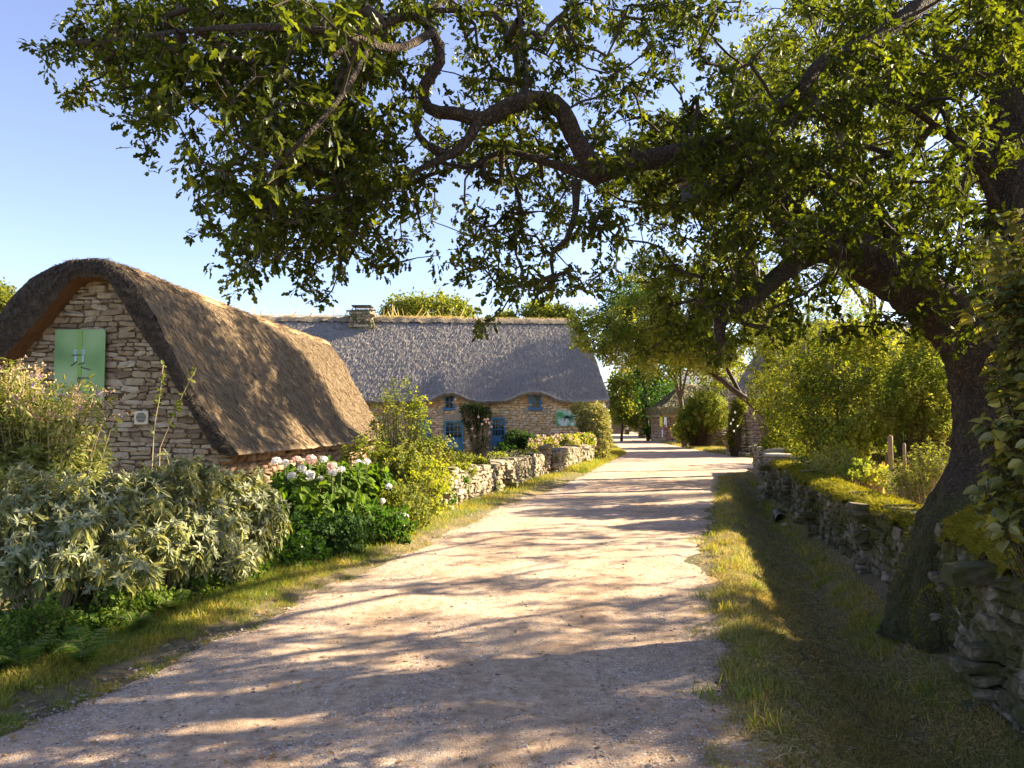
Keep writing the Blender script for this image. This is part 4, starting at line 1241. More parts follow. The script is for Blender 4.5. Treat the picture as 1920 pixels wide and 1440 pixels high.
mk("capstone", V, [q], M['rubble'], gp, True)
rubble_wall("stone_wall", [(6.75, 19.2), (8.15, 24.4)], .86, .5, "low grey stone wall at the corner of the side road", M['rubble'], "stone walls")
st = P(1468, 850, 18.9)
rubble_wall("stone_wall", [(6.45, 17.9), (6.7, 19.0)], .78, .52, "short slab-topped wall pier between the grey corner wall and the mossy wall", M['rubble'], "stone walls")
mk_s, q_s = stones(np.array([[6.58, 18.45, .84], [7.3, 20.6, .93]]), np.array([[.35, .62, .04], [.34, 1.1, .035]]), Rz(-.24), .03)
tag(mk("coping_slab", mk_s, [q_s], M['slab'], None, True), "flat sunlit stone slabs capping the wall by the side road", "slab")
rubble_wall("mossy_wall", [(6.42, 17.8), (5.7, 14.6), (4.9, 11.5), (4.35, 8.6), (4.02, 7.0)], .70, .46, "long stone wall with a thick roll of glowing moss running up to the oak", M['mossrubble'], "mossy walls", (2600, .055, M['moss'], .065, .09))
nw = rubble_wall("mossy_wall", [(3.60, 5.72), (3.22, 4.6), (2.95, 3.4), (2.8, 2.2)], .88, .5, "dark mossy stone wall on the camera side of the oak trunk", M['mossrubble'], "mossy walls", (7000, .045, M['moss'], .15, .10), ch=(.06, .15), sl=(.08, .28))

for (cx, cy, rx, ry, zt, zb_) in ((3.50, 5.62, .27, .30, .93, -.3), (3.30, 5.85, .17, .2, .42, -.3), (3.36, 5.25, .22, .3, .86, .1), (3.22, 4.75, .2, .34, .8, .25)):
    tv, tf = cubesphere(12); tv = tv / np.linalg.norm(tv, axis=1, keepdims=True)
    v = tv * (1 + .10 * vnoise(tv[:, 0] * 3 + cx, tv[:, 1] * 3 + cy, tv[:, 2] * 3, 1.6, 2)[:, None] + .012 * rng.normal(size=(len(tv), 1)))
    v = v * [rx, ry, (zt - zb_) / 2] + [cx, cy, (zt + zb_) / 2]
    mk("moss_mound", v, tf, M['bark'], nw, True)
    m_ = 5200; dd = rdir(m_, .35); dd = norm(dd)
    pp = dd * [rx, ry, (zt - zb_) / 2] * 1.02 + [cx, cy, (zt + zb_) / 2]
    k_ = (vnoise(pp[:, 0], pp[:, 1], pp[:, 2], 6, 3) + .4 * rng.normal(size=m_) + (pp[:, 2] - .4) * .8) > -.2; pp = pp[k_]; dd = dd[k_]
    mk("moss_fur", *scatter(BLADE, pp, dd * .7 + rdir(len(pp)) * .7 + [0, 0, -.3], rdir(len(pp)), .035 * rng.uniform(.4, 1.3, len(pp))), M['moss'], nw)["kind"] = "stuff"

# ------------------------------------------------------------------ flower beds on the left
bush("buddleia", "tall pale buddleia with faded flower spikes at the left edge beneath the gable", "shrub",
     [ell(20, 810, 8.2, 130, 95, .8), ell(-60, 770, 8.2, 120, 110, .9), ell(120, 850, 8.0, 80, 60, .6), ell(60, 900, 7.8, 130, 70, .6)], 1000, 15, .10, LANCE, M['buddleaf'], .5, M['stem_pale'], .005, .1, base=(-5.4, 8.4), shell=.4)
es = [ell(50, 755, 8, 110, 50, .6), ell(140, 770, 7.9, 70, 40, .5), ell(20, 715, 8, 60, 30, .5), ell(-40, 740, 8, 80, 60, .5)]
tp = in_ell(es, 150, .8)
fw = norm(rdir(150, .3) + [.9, 0, .2])
p = (tp[:, None] + fw[:, None] * np.linspace(0, .18, 16)[None, :, None]).reshape(-1, 3)
k = len(p)
fs = empty("buddleia", (-5.0, 7.9, float(gh(-5, 7.9))), "straw coloured flowering buddleia stems reaching across the green photo panel", "shrub")
mk("flower_spike", *scatter(SIMPLE, p + rng.normal(size=(k, 3)) * .006, rdir(k) + np.repeat(fw, 16, 0) * .6, rdir(k), .034 * rng.uniform(.6, 1.3, k)), M['straw_flower'], fs)["kind"] = "stuff"
bp = np.stack([-5.0 + (tp[:, 0] + 5) * .5, np.full(150, 7.9), np.full(150, .3)], 1)
mk("stem", *sticks(bp, tp, .005, .003, 4), M['stem_pale'], fs)
V, Fz = sprays(tp - fw * .12, 14, .16, .085, LANCE); mk("foliage", V, Fz, M['buddleaf'], fs)
tp = in_ell(es, 26, .8); fw = rdir(26, .6)
p = (tp[:, None] + fw[:, None] * np.linspace(0, .1, 12)[None, :, None]).reshape(-1, 3); k = len(p)
mk("lilac_flower", *scatter(SIMPLE, p, rdir(k), rdir(k), .028), M['lilac'], fs)["kind"] = "stuff"

sage = [("broad grey-leaved sage bush hanging over the ferns at the lower left", [ell(60, 990, 6.3, 90, 70, .5), ell(150, 1010, 6.2, 80, 60, .4), ell(20, 920, 6.8, 90, 50, .5), ell(190, 940, 6.8, 80, 60, .5), ell(110, 930, 6.8, 60, 50, .4), ell(60, 1060, 5.9, 90, 35, .3)], (-3.9, 6.5), 400),
        ("grey-leaved sage bush in the middle of the left flower bed", [ell(290, 1000, 6.8, 80, 70, .5), ell(220, 1070, 6.2, 70, 40, .3), ell(340, 900, 7.6, 80, 50, .5), ell(270, 930, 7.2, 60, 50, .4), ell(350, 1020, 6.9, 60, 60, .4)], (-3.2, 7.0), 350),
        ("rounded grey-leaved sage bush beside the hydrangea", [ell(430, 930, 8.0, 80, 60, .5), ell(400, 1000, 7.4, 70, 60, .4), ell(480, 970, 7.9, 60, 60, .4), ell(440, 1040, 7.3, 50, 40, .3)], (-3.0, 7.9), 320)]
for lb, es, b_, n_ in sage:
    r_, tips = bush("sage_bush", lb, "shrub", es, n_, 14, .105, LANCE, M['sageleaf'], .34, M['stem_pale'], .004, .9, 13, "grey sage bushes", base=b_, shell=.5)
# hydrangea
hy, tips = bush("hydrangea", "leafy green hydrangea with white and pale pink flower heads under the thatched eave", "shrub",
     [ell(600, 920, 10.8, 100, 60, .7), ell(560, 950, 10.2, 70, 70, .6), ell(690, 930, 11.5, 60, 55, .6), ell(640, 980, 10.2, 80, 60, .6)], 620, 12, .12, OVATE, M['hydleaf'], .3, M['stem_green'], .004, .1, base=(-2.9, 10.9), shell=.6)
FL = [(518, 864, 10), (535, 868, 9), (556, 862, 10, 1), (583, 862, 13, 1), (607, 861, 9), (622, 874, 11, 1), (566, 878, 10), (580, 891, 13), (548, 893, 11), (624, 885, 11), (601, 897, 7), (672, 868, 9), (688, 866, 8), (728, 912, 8), (716, 940, 8), (758, 968, 10), (740, 985, 9), (640, 880, 8)]
for f_ in FL:
    d = 10.2 if f_[0] < 660 else 11.2
    if f_[1] > 930: d = 10.4
    c = P(f_[0], f_[1], d); R_ = f_[2] * .82 * d / F; n = 110
    v = rdir(n, .2)
    V, Fz = scatter(leaf_tmpl([(.3, 0), (.5, .5), (.25, 1)], .3, .1), c + v * R_ * rng.uniform(.7, 1.05, (n, 1)) * [1, 1, .8], np.cross(v, rdir(n)), v + .5 * rdir(n), R_ * .36)
    hf = mk("flower_head", V, Fz, M['pinkflower'] if len(f_) > 3 else M['whiteflower'], hy)
    mk("flower_stalk", *sticks(np.array([c - [0, 0, .3]]), np.array([c]), .006, .004, 4), M['stem_green'], hy)
bush("green_shrub", "low dark green shrub below the hydrangea at the grass verge", "shrub",
     [ell(600, 1010, 9.3, 110, 60, .5), ell(560, 1050, 8.6, 60, 50, .4), ell(700, 990, 10.2, 80, 50, .5)], 520, 14, .065, OVATE, M['darkleaf'], .3, M['stem_green'], .003, .1, base=(-2.5, 9.4), shell=.5)
bush("green_shrub", "loose leafy shrub with dry lower stems between hydrangea and ivy wall end", "shrub",
     [ell(750, 950, 11.3, 70, 50, .5), ell(790, 930, 12.4, 60, 50, .5), ell(800, 900, 13.2, 60, 40, .5), ell(730, 1000, 10.8, 50, 30, .3)], 560, 13, .055, OVATE, M['midleaf'], .3, M['stem_pale'], .003, .0, base=(-1.9, 11.9), shell=.4)
rs, tips = bush("rose_shrub", "tall airy light green shrub rising in front of the blue shutters", "shrub",
     [ell(752, 740, 14.6, 42, 40, .4), ell(745, 790, 14.4, 60, 55, .5), ell(790, 770, 14.6, 28, 45, .3), ell(720, 830, 14, 60, 50, .6), ell(800, 840, 14.2, 60, 40, .5)], 260, 11, .062, OVATE, M['brightleaf'], .45, M['stem_green'], .005, 0, base=(-2.1, 14.5), shell=.2, vertical=.6)
bush("garden_shrub", "mid green rounded shrub under the corner of the brown thatch", "shrub",
     [ell(690, 860, 13.4, 60, 50, .6), ell(740, 880, 13.2, 70, 45, .6), ell(790, 880, 13.6, 50, 35, .5)], 340, 12, .065, OVATE, M['midleaf'], .3, M['stem_green'], .004, 0, base=(-2.6, 13.4), shell=.5)
bush("garden_shrub", "bushy green shrub leaning on the garden wall below the left blue door", "shrub",
     [ell(840, 865, 16.5, 50, 30, .5), ell(870, 870, 17.5, 45, 22, .4), ell(800, 850, 16.8, 50, 35, .6)], 420, 13, .06, OVATE, M['midleaf'], .3, M['stem_green'], .004, 0, base=(-1.5, 16.9), shell=.5)
bush("wall_plant", "loose green plants growing over the top of the near garden wall", "plant",
     [ell(850, 882, 15.3, 40, 16, .3), ell(890, 868, 17.0, 34, 14, .3), ell(935, 858, 19.3, 24, 10, .25), ell(975, 852, 21, 18, 7, .2)], 420, 11, .05, OVATE, M['midleaf'], .25, M['stem_green'], .003, .2, base=(-.75, 16.6), shell=.5, zmin=.5)
iv, _t = bush("ivy", "dark ivy tumbling over the near end of the garden wall", "climber",
     [ell(805, 915, 13.6, 25, 30, .2), ell(800, 960, 13.3, 22, 25, .2), ell(850, 900, 15.0, 30, 12, .15), ell(835, 935, 14.2, 24, 26, .15), ell(880, 905, 16.0, 22, 16, .15)], 330, 12, .05, OVATE, M['darkleaf'], .2, M['twig'], .003, .2, base=(-1.6, 13.5), shell=.5)
# thin shoot in front of the gable
for (pts, lb) in (([(285, 880), (290, 800), (300, 740), (306, 685)], "tall thin leafy shoot rising past the round wall vent"), ([(300, 840), (325, 780), (345, 735), (368, 690)], "thin leaning leafy shoot against the dark thatch verge")):
    a = np.array(pts, float); pth = catmull(P(a[:, 0], a[:, 1], 9.2), .05)
    e = empty("leafy_shoot", (pth[0][0], pth[0][1], float(gh(pth[0][0], pth[0][1]))), lb, "plant", "leafy shoots")
    pth = np.vstack([[pth[0][0], pth[0][1], 0], pth])
    mk("stem", *tube(pth, .005, 4), M['stem_pale'], e)
    k = 34; sel = pth[rng.integers(len(pth) // 3, len(pth), k)]
    mk("foliage", *scatter(OVATE, sel, rdir(k, .3), rdir(k, .6), .07 * rng.uniform(.5, 1.2, k)), M['midleaf'], e)

# ferns and undergrowth
FERNLET = leaf_tmpl([(.05, 0), (.07, .4), (0, 1)], .1, -.25)
def fern(px, py, d, L_, n, label):
    c = P(px, py, d); bx, by = c[0], c[1]; z0 = float(gh(bx, by))
    e = empty("fern", (bx, by, z0), label, "fern", "ferns at the edge of the bed")
    mb = MB(); rb = MB()
    for i_ in range(n):
        a = random.uniform(0, 2 * math.pi); lean = random.uniform(.5, 1.0); LL = L_ * random.uniform(.7, 1.15)
        t = np.linspace(0, 1, 22)
        out = LL * lean * (t ** 1.3) * .75; up = LL * (t - .55 * t ** 2.4) * (1.25 - .5 * lean)
        pth = np.stack([bx + out * math.cos(a), by + out * math.sin(a), z0 + up], 1)
        rb.add(*tube(pth, np.linspace(.004, .0012, 22), 4))
        tg = norm(np.gradient(pth, axis=0)); sd = norm(np.cross(tg, [0, 0, 1])); nr = np.cross(sd, tg)
        ln = LL * .17 * np.sin(np.pi * np.clip(t * .9 + .12, 0, 1)) ** .8
        for sg in (-1, 1):
            mb.add(*scatter(FERNLET, pth[3:], norm(sd[3:] * sg + tg[3:] * .3), nr[3:], ln[3:] + .01))
    mb.build("frond", M['groundleaf'], e); rb.build("midrib", M['stem_green'], e)
for a in ((48, 1190, 5.0, .42, 8, "pale sunlit fern at the left edge of the picture"), (160, 1205, 5.1, .5, 10, "large green fern below the grey sage bush"), (100, 1150, 5.6, .55, 9, "tall dark fern rising against the front of the grey sage bush"), (255, 1160, 5.8, .42, 9, "small fern nearest the grass verge"), (330, 1130, 6.4, .4, 8, "shaded fern under the middle sage bush")):
    fern(*a)
n = 8500
yy = rng.uniform(3.6, 11.5, n) ; xx = xv(yy) - .08 - rng.uniform(0, 1, n) ** 1.5 * 1.3
ht = rng.uniform(.05, .34, n) * (1 + .9 * vnoise(xx, yy, 0, 2.6, 7)) * (.35 + .65 * smooth(0, .5, xv(yy) - xx))
cp = np.stack([xx, yy, gh(xx, yy) + ht], 1)
V1, F1 = sprays(cp, 7, .06, .038, OVATE, upn=1.2)
gc = empty("undergrowth", (-3.6, 6, float(gh(-3.6, 6))), None, None)
gc["kind"] = "stuff"; gc["label"] = "tangle of small leafy undergrowth along the foot of the left flower bed"
mk("leaves", V1, F1, M['groundleaf'], gc)
mk("stems", *sticks(np.stack([xx, yy, gh(xx, yy) - .01], 1), cp, .0025, .0015, 3), M['stem_green'], gc)

M['palehedge'] = leafmat("pale_hedge_leaf", [(.22, .25, .07), (.33, .34, .11), (.45, .43, .18), (.5, .44, .22)], .45, (1.3, 1.2, .5))
# planting in front of the long cottage
cr, tips = bush("climbing_rose", "climbing rose with pink blooms between the two blue doors", "climbing rose",
     [ell(893, 785, 31.2, 30, 32, .3), ell(880, 765, 31.3, 20, 14, .2), ell(898, 820, 31.2, 18, 25, .3), ell(905, 775, 31.2, 18, 18, .2)], 420, 16, .085, OVATE, M['darkleaf'], .5, M['stem_pale'], .012, 0, base=(-1.3, 31.3), shell=.3)
for (fx, fy_) in ((897, 782), (904, 796), (909, 787), (914, 786), (911, 791), (917, 793), (885, 804), (918, 811), (876, 826), (890, 818), (921, 800)):
    c = P(fx, fy_, 30.7); v = rdir(22)
    mk("bloom", *scatter(SIMPLE, c + v * .01, v, rdir(22), .06), M['pinkflower'], cr)
bush("dark_shrub", "dark green shrub beside the right blue door", "shrub",
     [ell(965, 830, 29.5, 28, 26, .6), ell(945, 845, 29, 22, 20, .5), ell(990, 825, 29.5, 20, 18, .5)], 340, 14, .09, OVATE, M['darkleaf'], .4, base=(.1, 29.5), shell=.5)
rb_, tips = bush("rose_bed", "bed of pink and cream roses behind the far garden wall", "rose bushes",
     [ell(1020, 832, 27, 30, 16, .5), ell(1060, 828, 28, 34, 15, .5), ell(1095, 826, 29.5, 26, 16, .5), ell(1002, 845, 26, 22, 14, .4)], 560, 13, .075, OVATE, M['brightleaf'], .4, M['stem_green'], .005, base=(1.6, 27.5), shell=.5)
tp = tips[rng.choice(len(tips), 150, False)]; k = 150 * 9
c = np.repeat(tp, 9, 0); v = rdir(k)
mk("blooms", *scatter(SIMPLE, c + v * .035, v, rdir(k), .075), M['pinkflower'], rb_)["kind"] = "stuff"
bush("climbing_hedge", "tall pale green climbing hedge hiding the right corner of the long cottage", "hedge",
     [ell(1102, 785, 30.8, 26, 26, .5), ell(1120, 795, 30.4, 26, 42, .6), ell(1128, 825, 30.2, 20, 36, .6), ell(1090, 765, 31.2, 26, 12, .3), ell(1118, 845, 30, 20, 20, .5)], 1200, 15, .085, OVATE, M['palehedge'], .4, M['stem_pale'], .006, base=(3.6, 31.2), shell=.7)
bush("flower_clump", "thin pale flower stalks by the foot of the right blue door", "plant",
     [ell(930, 855, 22, 14, 18, .2), ell(915, 862, 22, 10, 14, .2)], 60, 10, .06, LANCE, M['drygrass'], .4, M['stem_pale'], .004, base=(-.5, 22), shell=.5, vertical=1)

# ------------------------------------------------------------------ right-hand side shrubs
R_ = [
 ("hawthorn", "tall hawthorn shrub rising behind the corner of the side road wall", [ell(1465, 700, 21, 75, 110, 1.2), ell(1468, 800, 21.5, 40, 45, .8), ell(1500, 790, 20, 60, 60, 1), ell(1450, 620, 22, 50, 60, 1), ell(1480, 830, 20, 60, 35, .6), ell(1425, 730, 22.5, 26, 45, .6)], 1700, 15, .062, 'midleaf', (7.9, 21.5)),
 ("bright_shrub", "bright yellow-green shrub spreading above the mossy wall", [ell(1600, 690, 15.5, 110, 60, 1), ell(1500, 700, 16, 60, 50, .8), ell(1660, 640, 15.5, 60, 40, .7), ell(1570, 630, 16, 60, 40, .7), ell(1650, 740, 15, 90, 50, 1), ell(1540, 760, 15.5, 90, 60, 1), ell(1600, 810, 14.5, 80, 45, .8), ell(1520, 830, 16, 50, 45, .6), ell(1640, 790, 14, 60, 40, .6)], 1900, 14, .062, 'brightleaf', (7.0, 15.4)),
 ("bright_shrub", "sunlit green shrub just left of the oak trunk", [ell(1730, 700, 13.5, 60, 50, .8), ell(1700, 740, 13.5, 60, 40, .8), ell(1770, 720, 14, 50, 60, .8), ell(1740, 640, 14, 40, 40, .6), ell(1740, 785, 13.5, 60, 30, .6)], 1300, 15, .056, 'brightleaf', (7.4, 13.8)),
 ("slender_tree", "slender thin-leaved tree against the sky left of the oak limb", [ell(1560, 590, 18, 60, 70, .8), ell(1510, 620, 18.5, 60, 70, .8), ell(1620, 620, 18, 50, 60, .8), ell(1570, 660, 18, 90, 40, .8)], 800, 14, .055, 'brightleaf', (7.7, 18.2)),
 ("bramble", "twiggy bramble with dry stems by the pale wooden post", [ell(1720, 880, 9.8, 45, 35, .4), ell(1690, 900, 10.5, 40, 30, .4), ell(1745, 850, 9.8, 35, 30, .4)], 280, 12, .04, 'midleaf', (5.5, 10)),
 ("bramble", "leafy bramble against the mossy wall below the bright shrub", [ell(1570, 860, 13.2, 60, 30, .5), ell(1620, 880, 12.2, 50, 25, .4), ell(1520, 870, 14.6, 40, 22, .4)], 240, 13, .05, 'brightleaf', (6.4, 13.5)),
]
for nm, lb, es, n_, per, sz, mt, b_ in R_:
    bush(nm, lb, "tree" if nm == "slender_tree" else "shrub", es, n_, per, sz, OVATE, M[mt], .45, M['twig'] if nm != 'bramble' else M['stem_pale'], .0035, 0, base=b_, shell=.35, group={"bright_shrub": "bright shrubs behind the mossy wall", "bramble": "brambles behind the mossy wall"}.get(nm))
# clipped hedge behind
hb = empty("clipped_hedge", (13, 21.5, float(gh(13, 21.5))), "low clipped dark hedge with a sunlit flat top behind the posts", "hedge")
n = 5000; hx = rng.uniform(9.6, 18, n); hy_ = 21.5 + rng.uniform(-.6, .6, n); hz = rng.uniform(0, 1, n) ** .5 * 1.35 + .1
mk("foliage", *sprays(np.stack([hx, hy_, hz], 1), 9, .12, .06, SIMPLE), M['darkleaf'], hb)
mk("stem", *sticks(np.stack([np.linspace(9.8, 17.8, 24), np.full(24, 21.5), np.zeros(24)], 1), np.stack([np.linspace(9.8, 17.8, 24), np.full(24, 21.5), np.full(24, 1.1)], 1), .03, .015, 5), M['twig'], hb)
# posts
for i_, (px, py0, py1, d, w, mt, lb) in enumerate(((1671, 818, 882, 11.5, 9, 'wood_pale', "round sunlit wooden post leaning slightly beside the brambles"), (1697, 832, 880, 12.5, 6, 'wood_pale', "thinner short wooden post right of the sunlit post"), (1663, 790, 840, 16, 7, 'wood', "grey weathered post carrying the navy notice board"))):
    b = P(px, py1, d); t_ = P(px - 2, py0, d); z0 = float(gh(b[0], b[1]))
    e = empty("fence_post", (b[0], b[1], z0), lb, "post", "wooden posts behind the wall")
    pth = np.linspace([b[0], b[1], z0 - .1], t_, 8)
    mk("post", *tube(pth, w * d / F / 2, 10, .05, i_), M[mt], e, True)
nb2 = P(1684, 792, 16); e = empty("notice_board", nb2, "small navy notice board on the grey post behind the shrubs", "sign")
MB().box(nb2, (.16, .015, .11)).build("board", M['navy'], e); MB().box(nb2 + [0, -.018, 0], (.05, .003, .06)).build("printed_notice", M['white'], e)
# dry grass field beyond the wall
n = 30000
yy = rng.uniform(7.5, 20, n); xx = xw(yy) + .5 + rng.uniform(0, 1, n) * 5
pp = np.stack([xx, yy, gh(xx, yy)], 1)
tag(mk("dry_grass", *scatter(BLADE, pp, rdir(n, 2.2), rdir(n), rng.uniform(.2, .55, n)), M['drygrass']), "tall straw coloured grass in the field beyond the mossy wall", None, None, "stuff")

# overhanging broad-leaved shrub at the right foreground
es = [ell(1915, 440, 3.4, 55, 60, .25), ell(1915, 560, 3.3, 60, 70, .25), ell(1910, 680, 3.3, 45, 50, .2), ell(1905, 790, 3.2, 45, 40, .2), ell(1900, 890, 3.2, 60, 55, .2), ell(1905, 975, 3.1, 60, 35, .2), ell(1870, 560, 3.4, 35, 45, .2), ell(1950, 740, 3.3, 50, 300, .3), ell(1860, 920, 3.2, 40, 30, .12)]
bush("broad_leaved_shrub", "broad-leaved shrub with yellowing leaves leaning in at the right edge before the oak", "shrub", es, 260, 10, .066, OVATE, M['vineleaf'], .28, M['twig'], .004, .25, base=(2.95, 3.25), shell=.3)

# ------------------------------------------------------------------ middle distance and far trees
tree("roadside_oak", "spreading sunlit oak whose boughs hang over the end of the long cottage", "tree", (9.9, 26.5), .17,
     [ell(1200, 600, 26, 70, 50), ell(1290, 560, 26, 80, 65), ell(1130, 630, 26, 60, 35), ell(1180, 665, 26, 60, 28), ell(1260, 640, 26.5, 70, 45), ell(1370, 600, 26, 80, 70), ell(1230, 510, 26, 50, 40), ell(1330, 660, 26, 60, 40), ell(1095, 600, 26, 30, 25), ell(1420, 560, 26, 60, 60), ell(1350, 500, 26, 60, 40)], 3300, 14, .10, M['brightleaf'], spread=.30, shell=.6)
tree("road_tree", "tree with a bare pale leaning trunk beyond the small thatched cottage", "tree", (float(P(1285, 830, 47)[0]), 47), .22,
     [ell(1300, 660, 46, 60, 40), ell(1240, 680, 46, 50, 35), ell(1350, 690, 46, 50, 40), ell(1270, 630, 46, 60, 35)], 700, 13, .17, M['midleaf'], spread=.5, bark=M['bark2'], lean=P(1266, 700, 47))
tree("blue_green_tree", "darker blue-green tree standing behind the roadside oak", "tree", (float(P(1215, 800, 62)[0]), 62), .16,
     [ell(1180, 550, 62, 50, 40), ell(1220, 590, 62, 60, 50), ell(1160, 600, 62, 45, 50), ell(1230, 660, 62, 60, 60), ell(1215, 730, 62, 40, 50)], 1100, 13, .24, M['darkleaf'], spread=.7)
for i_, (px, es, n_, lb, nm) in enumerate((
    (805, [ell(800, 585, 58, 70, 34), ell(755, 590, 58, 42, 28), ell(850, 590, 58, 42, 26)], 900, "rounded sunlit tree behind the ridge right of the capped chimney", "garden_tree"),
    (1020, [ell(1012, 590, 60, 34, 24), ell(1048, 594, 60, 30, 22), ell(950, 602, 60, 24, 16)], 560, "low tree top behind the right half of the grey ridge", "garden_tree"),
    (-10, [ell(-20, 560, 40, 50, 34), ell(20, 575, 40, 25, 22)], 380, "bright tree top behind the near roof at the left edge", "garden_tree"),
    (1215, [ell(1205, 745, 95, 40, 30), ell(1170, 760, 95, 30, 28), ell(1240, 765, 95, 30, 22), ell(1180, 715, 95, 30, 25)], 700, "light green tree where the road bends out of sight", "far_tree"),
    (1165, [ell(1160, 735, 60, 22, 34), ell(1165, 770, 60, 20, 22), ell(1185, 790, 60, 16, 14)], 320, "bright young tree past the corner of the long cottage", "far_tree"),
    (1230, [ell(1222, 790, 70, 18, 20), ell(1212, 760, 70, 24, 22)], 320, "dark tree beside the orange board on the lane", "far_tree"))):
    b = ell(px, 790, es[0][0][1], 1, 1)[0]
    tree(nm, lb, "tree", (b[0], b[1]), .13, es, n_, 12, es[0][0][1] * .0042, M['darkleaf'] if i_ == 5 else M['midleaf'], "trees beyond the roofs" if i_ < 3 else "trees along the far lane", spread=es[0][0][1] * .011)
# distant wood as one mass
es = []
for px in range(1180, 2300, 45):
    es.append(ell(px, 765 - random.uniform(0, 30), 72 + random.uniform(-4, 8), 40, random.uniform(30, 55)))
for px in range(-500, 500, 70): es.append(ell(px, 770, 80, 50, 40))
cl = in_ell(es, 4200, .6)
tag(mk("distant_wood", *sprays(cl, 11, .8, .33, SIMPLE), M['darkleaf']), "continuous mass of distant woodland behind the village", None, None, "stuff")
# added shade casters beyond the right wall, for road, side road and roofs
bush("hazel", "dense hazel thicket added at the side road to keep it in shade", "shrub", [(np.array([13.6, 28.5, 1.6]), np.array([1.6, 2.2, 1.7])), (np.array([15.5, 30, 2.6]), np.array([2.2, 2.2, 2.4])), (np.array([14.2, 26, 1.6]), np.array([1.4, 1.8, 1.7]))], 900, 14, .11, OVATE, M['midleaf'], .7, M['twig'], .008, 0, shell=.4)
for (x_, y_, n_, es, lb) in (
    (9.5, 2.0, 520, [((9.2, 2.2, 4.6), (1.9, 1.9, 1.5)), ((10.2, 3.4, 5.6), (1.5, 1.6, 1.2)), ((8.2, .8, 3.9), (1.4, 1.3, 1.1))], "unseen tree right of the camera position, added to shade the road"),
    (13.0, 8.5, 520, [((12.4, 8.2, 5.6), (2.0, 2.0, 1.6)), ((13.6, 10, 6.6), (1.8, 1.8, 1.3)), ((12.4, 6.6, 4.6), (1.3, 1.4, 1.1))], "unseen tree farther right beyond the oak, added to shade the road"),
    (8.6, 23.5, 2100, [((5.8, 24, 9.9), (2.7, 2.4, 1.7)), ((8.2, 26, 10.2), (2.4, 2.2, 1.8)), ((4.8, 20.6, 8.3), (1.6, 1.7, 1.0)), ((10.5, 27, 11.8), (2.4, 2.2, 1.8)), ((5.4, 18.4, 8.0), (1.3, 1.4, .8))], "tall tree added behind the oak canopy to shade the near roof"),
    (12.6, 21, 1100, [((8.6, 20.6, 12.0), (2.2, 2.2, 1.6)), ((10.8, 21.5, 10.6), (1.8, 1.8, 1.3)), ((6.8, 19.6, 11.0), (1.5, 1.5, 1.0))], "airy crown added high behind the main oak limb to shade the near roof"),
    (19, 38, 1500, [((16, 38, 11.6), (3.2, 3, 2.6)), ((20, 40, 12.6), (3.4, 3, 3)), ((14.5, 37, 9.6), (2.4, 2, 1.8)), ((18.5, 37, 9.2), (3, 2, 2)), ((23, 41, 14), (3, 3, 2.5))], "large tree behind the hidden thatched house, raised to shade the grey roof")):
    tree("shade_tree", lb, "tree", (x_, y_), .25, [(np.array(a, float), np.array(b, float)) for a, b in es], n_, 12, .12, M['midleaf'], "shade trees on the right", spread=.26)

# ------------------------------------------------------------------ buildings down the road
def hip_roof(x0, x1, y0, y1, ze, zr, inset, mat, parent, straw=None, ov=.35, name="thatch_roof"):
    xm0, xm1 = x0 + inset, x1 - inset; ym = (y0 + y1) / 2
    x0 -= ov; x1 += ov; y0 -= ov; y1 += ov
    def quad(A, B, C_, D, n1=40, n2=20):
        u = np.linspace(0, 1, n1)[:, None, None]; v = np.linspace(0, 1, n2)[None, :, None]
        A, B, C_, D = (np.array(q, float) for q in (A, B, C_, D))
        g = (A * (1 - u) + B * u) * (1 - v) + (D * (1 - u) + C_ * u) * v
        g[..., 2] += .25 * np.sin(np.pi * v[..., 0]) + .05 * vnoise(g[..., 0], g[..., 1], g[..., 2], 1.2, 6)
        return g
    gs = [quad((xm0, ym, zr), (xm1, ym, zr), (x1, y0, ze), (x0, y0, ze)), quad((xm0, ym, zr), (xm0, ym + .01, zr), (x0, y1, ze), (x0, y0, ze)),
          quad((xm1, ym, zr), (xm0, ym, zr), (x0, y1, ze), (x1, y1, ze)), quad((xm1, ym, zr), (xm1, ym + .01, zr), (x1, y1, ze), (x1, y0, ze))]
    for (a, b, c, d) in (((x0, y0), (x1, y0), 0, 1), ((x0, y1), (x0, y0), 1, 0)):
        gs.append(quad((*a, ze), (*b, ze), (b[0] + .1 * d, b[1] + .1, ze - .22), (a[0] + .1 * d, a[1] + .1, ze - .22), 30, 3))
    return roof_part(name, gs, mat, parent, straw)
def house(name, label, x0, x1, y0, y1, ze, zr, inset, wall, roof, straw):
    e = empty(name, ((x0 + x1) / 2, (y0 + y1) / 2, 0), label, "cottage", "cottages down the lane")
    mb = MB()
    for (o, u, W_, nr) in (((x0, y0, -.2), (1, 0, 0), x1 - x0, (0, -1, 0)), ((x0, y1, -.2), (0, -1, 0), y1 - y0, (-1, 0, 0))):
        mb.add(*masonry(o, u, W_, ze + .3, lambda s, z: True, (.14, .26), (.25, .6), .06, .015, nr))
    mb.build("stone_wall", wall, e, True)
    MB().box(((x0 + x1) / 2, (y0 + y1) / 2, ze / 2), ((x1 - x0) / 2 - .03, (y1 - y0) / 2 - .03, ze / 2)).build("wall_core", M['mortar'], e)
    hip_roof(x0, x1, y0, y1, ze, zr, inset, roof, e, straw)
    return e
hA = house("lane_cottage", "small mossy thatched cottage with yellow and white boards on its wall", 11.4, 19, 56, 61, 2.15, 4.5, 2.4, M['brown'], M['thatch_moss'], (9000, .4, .05, .05, .3))
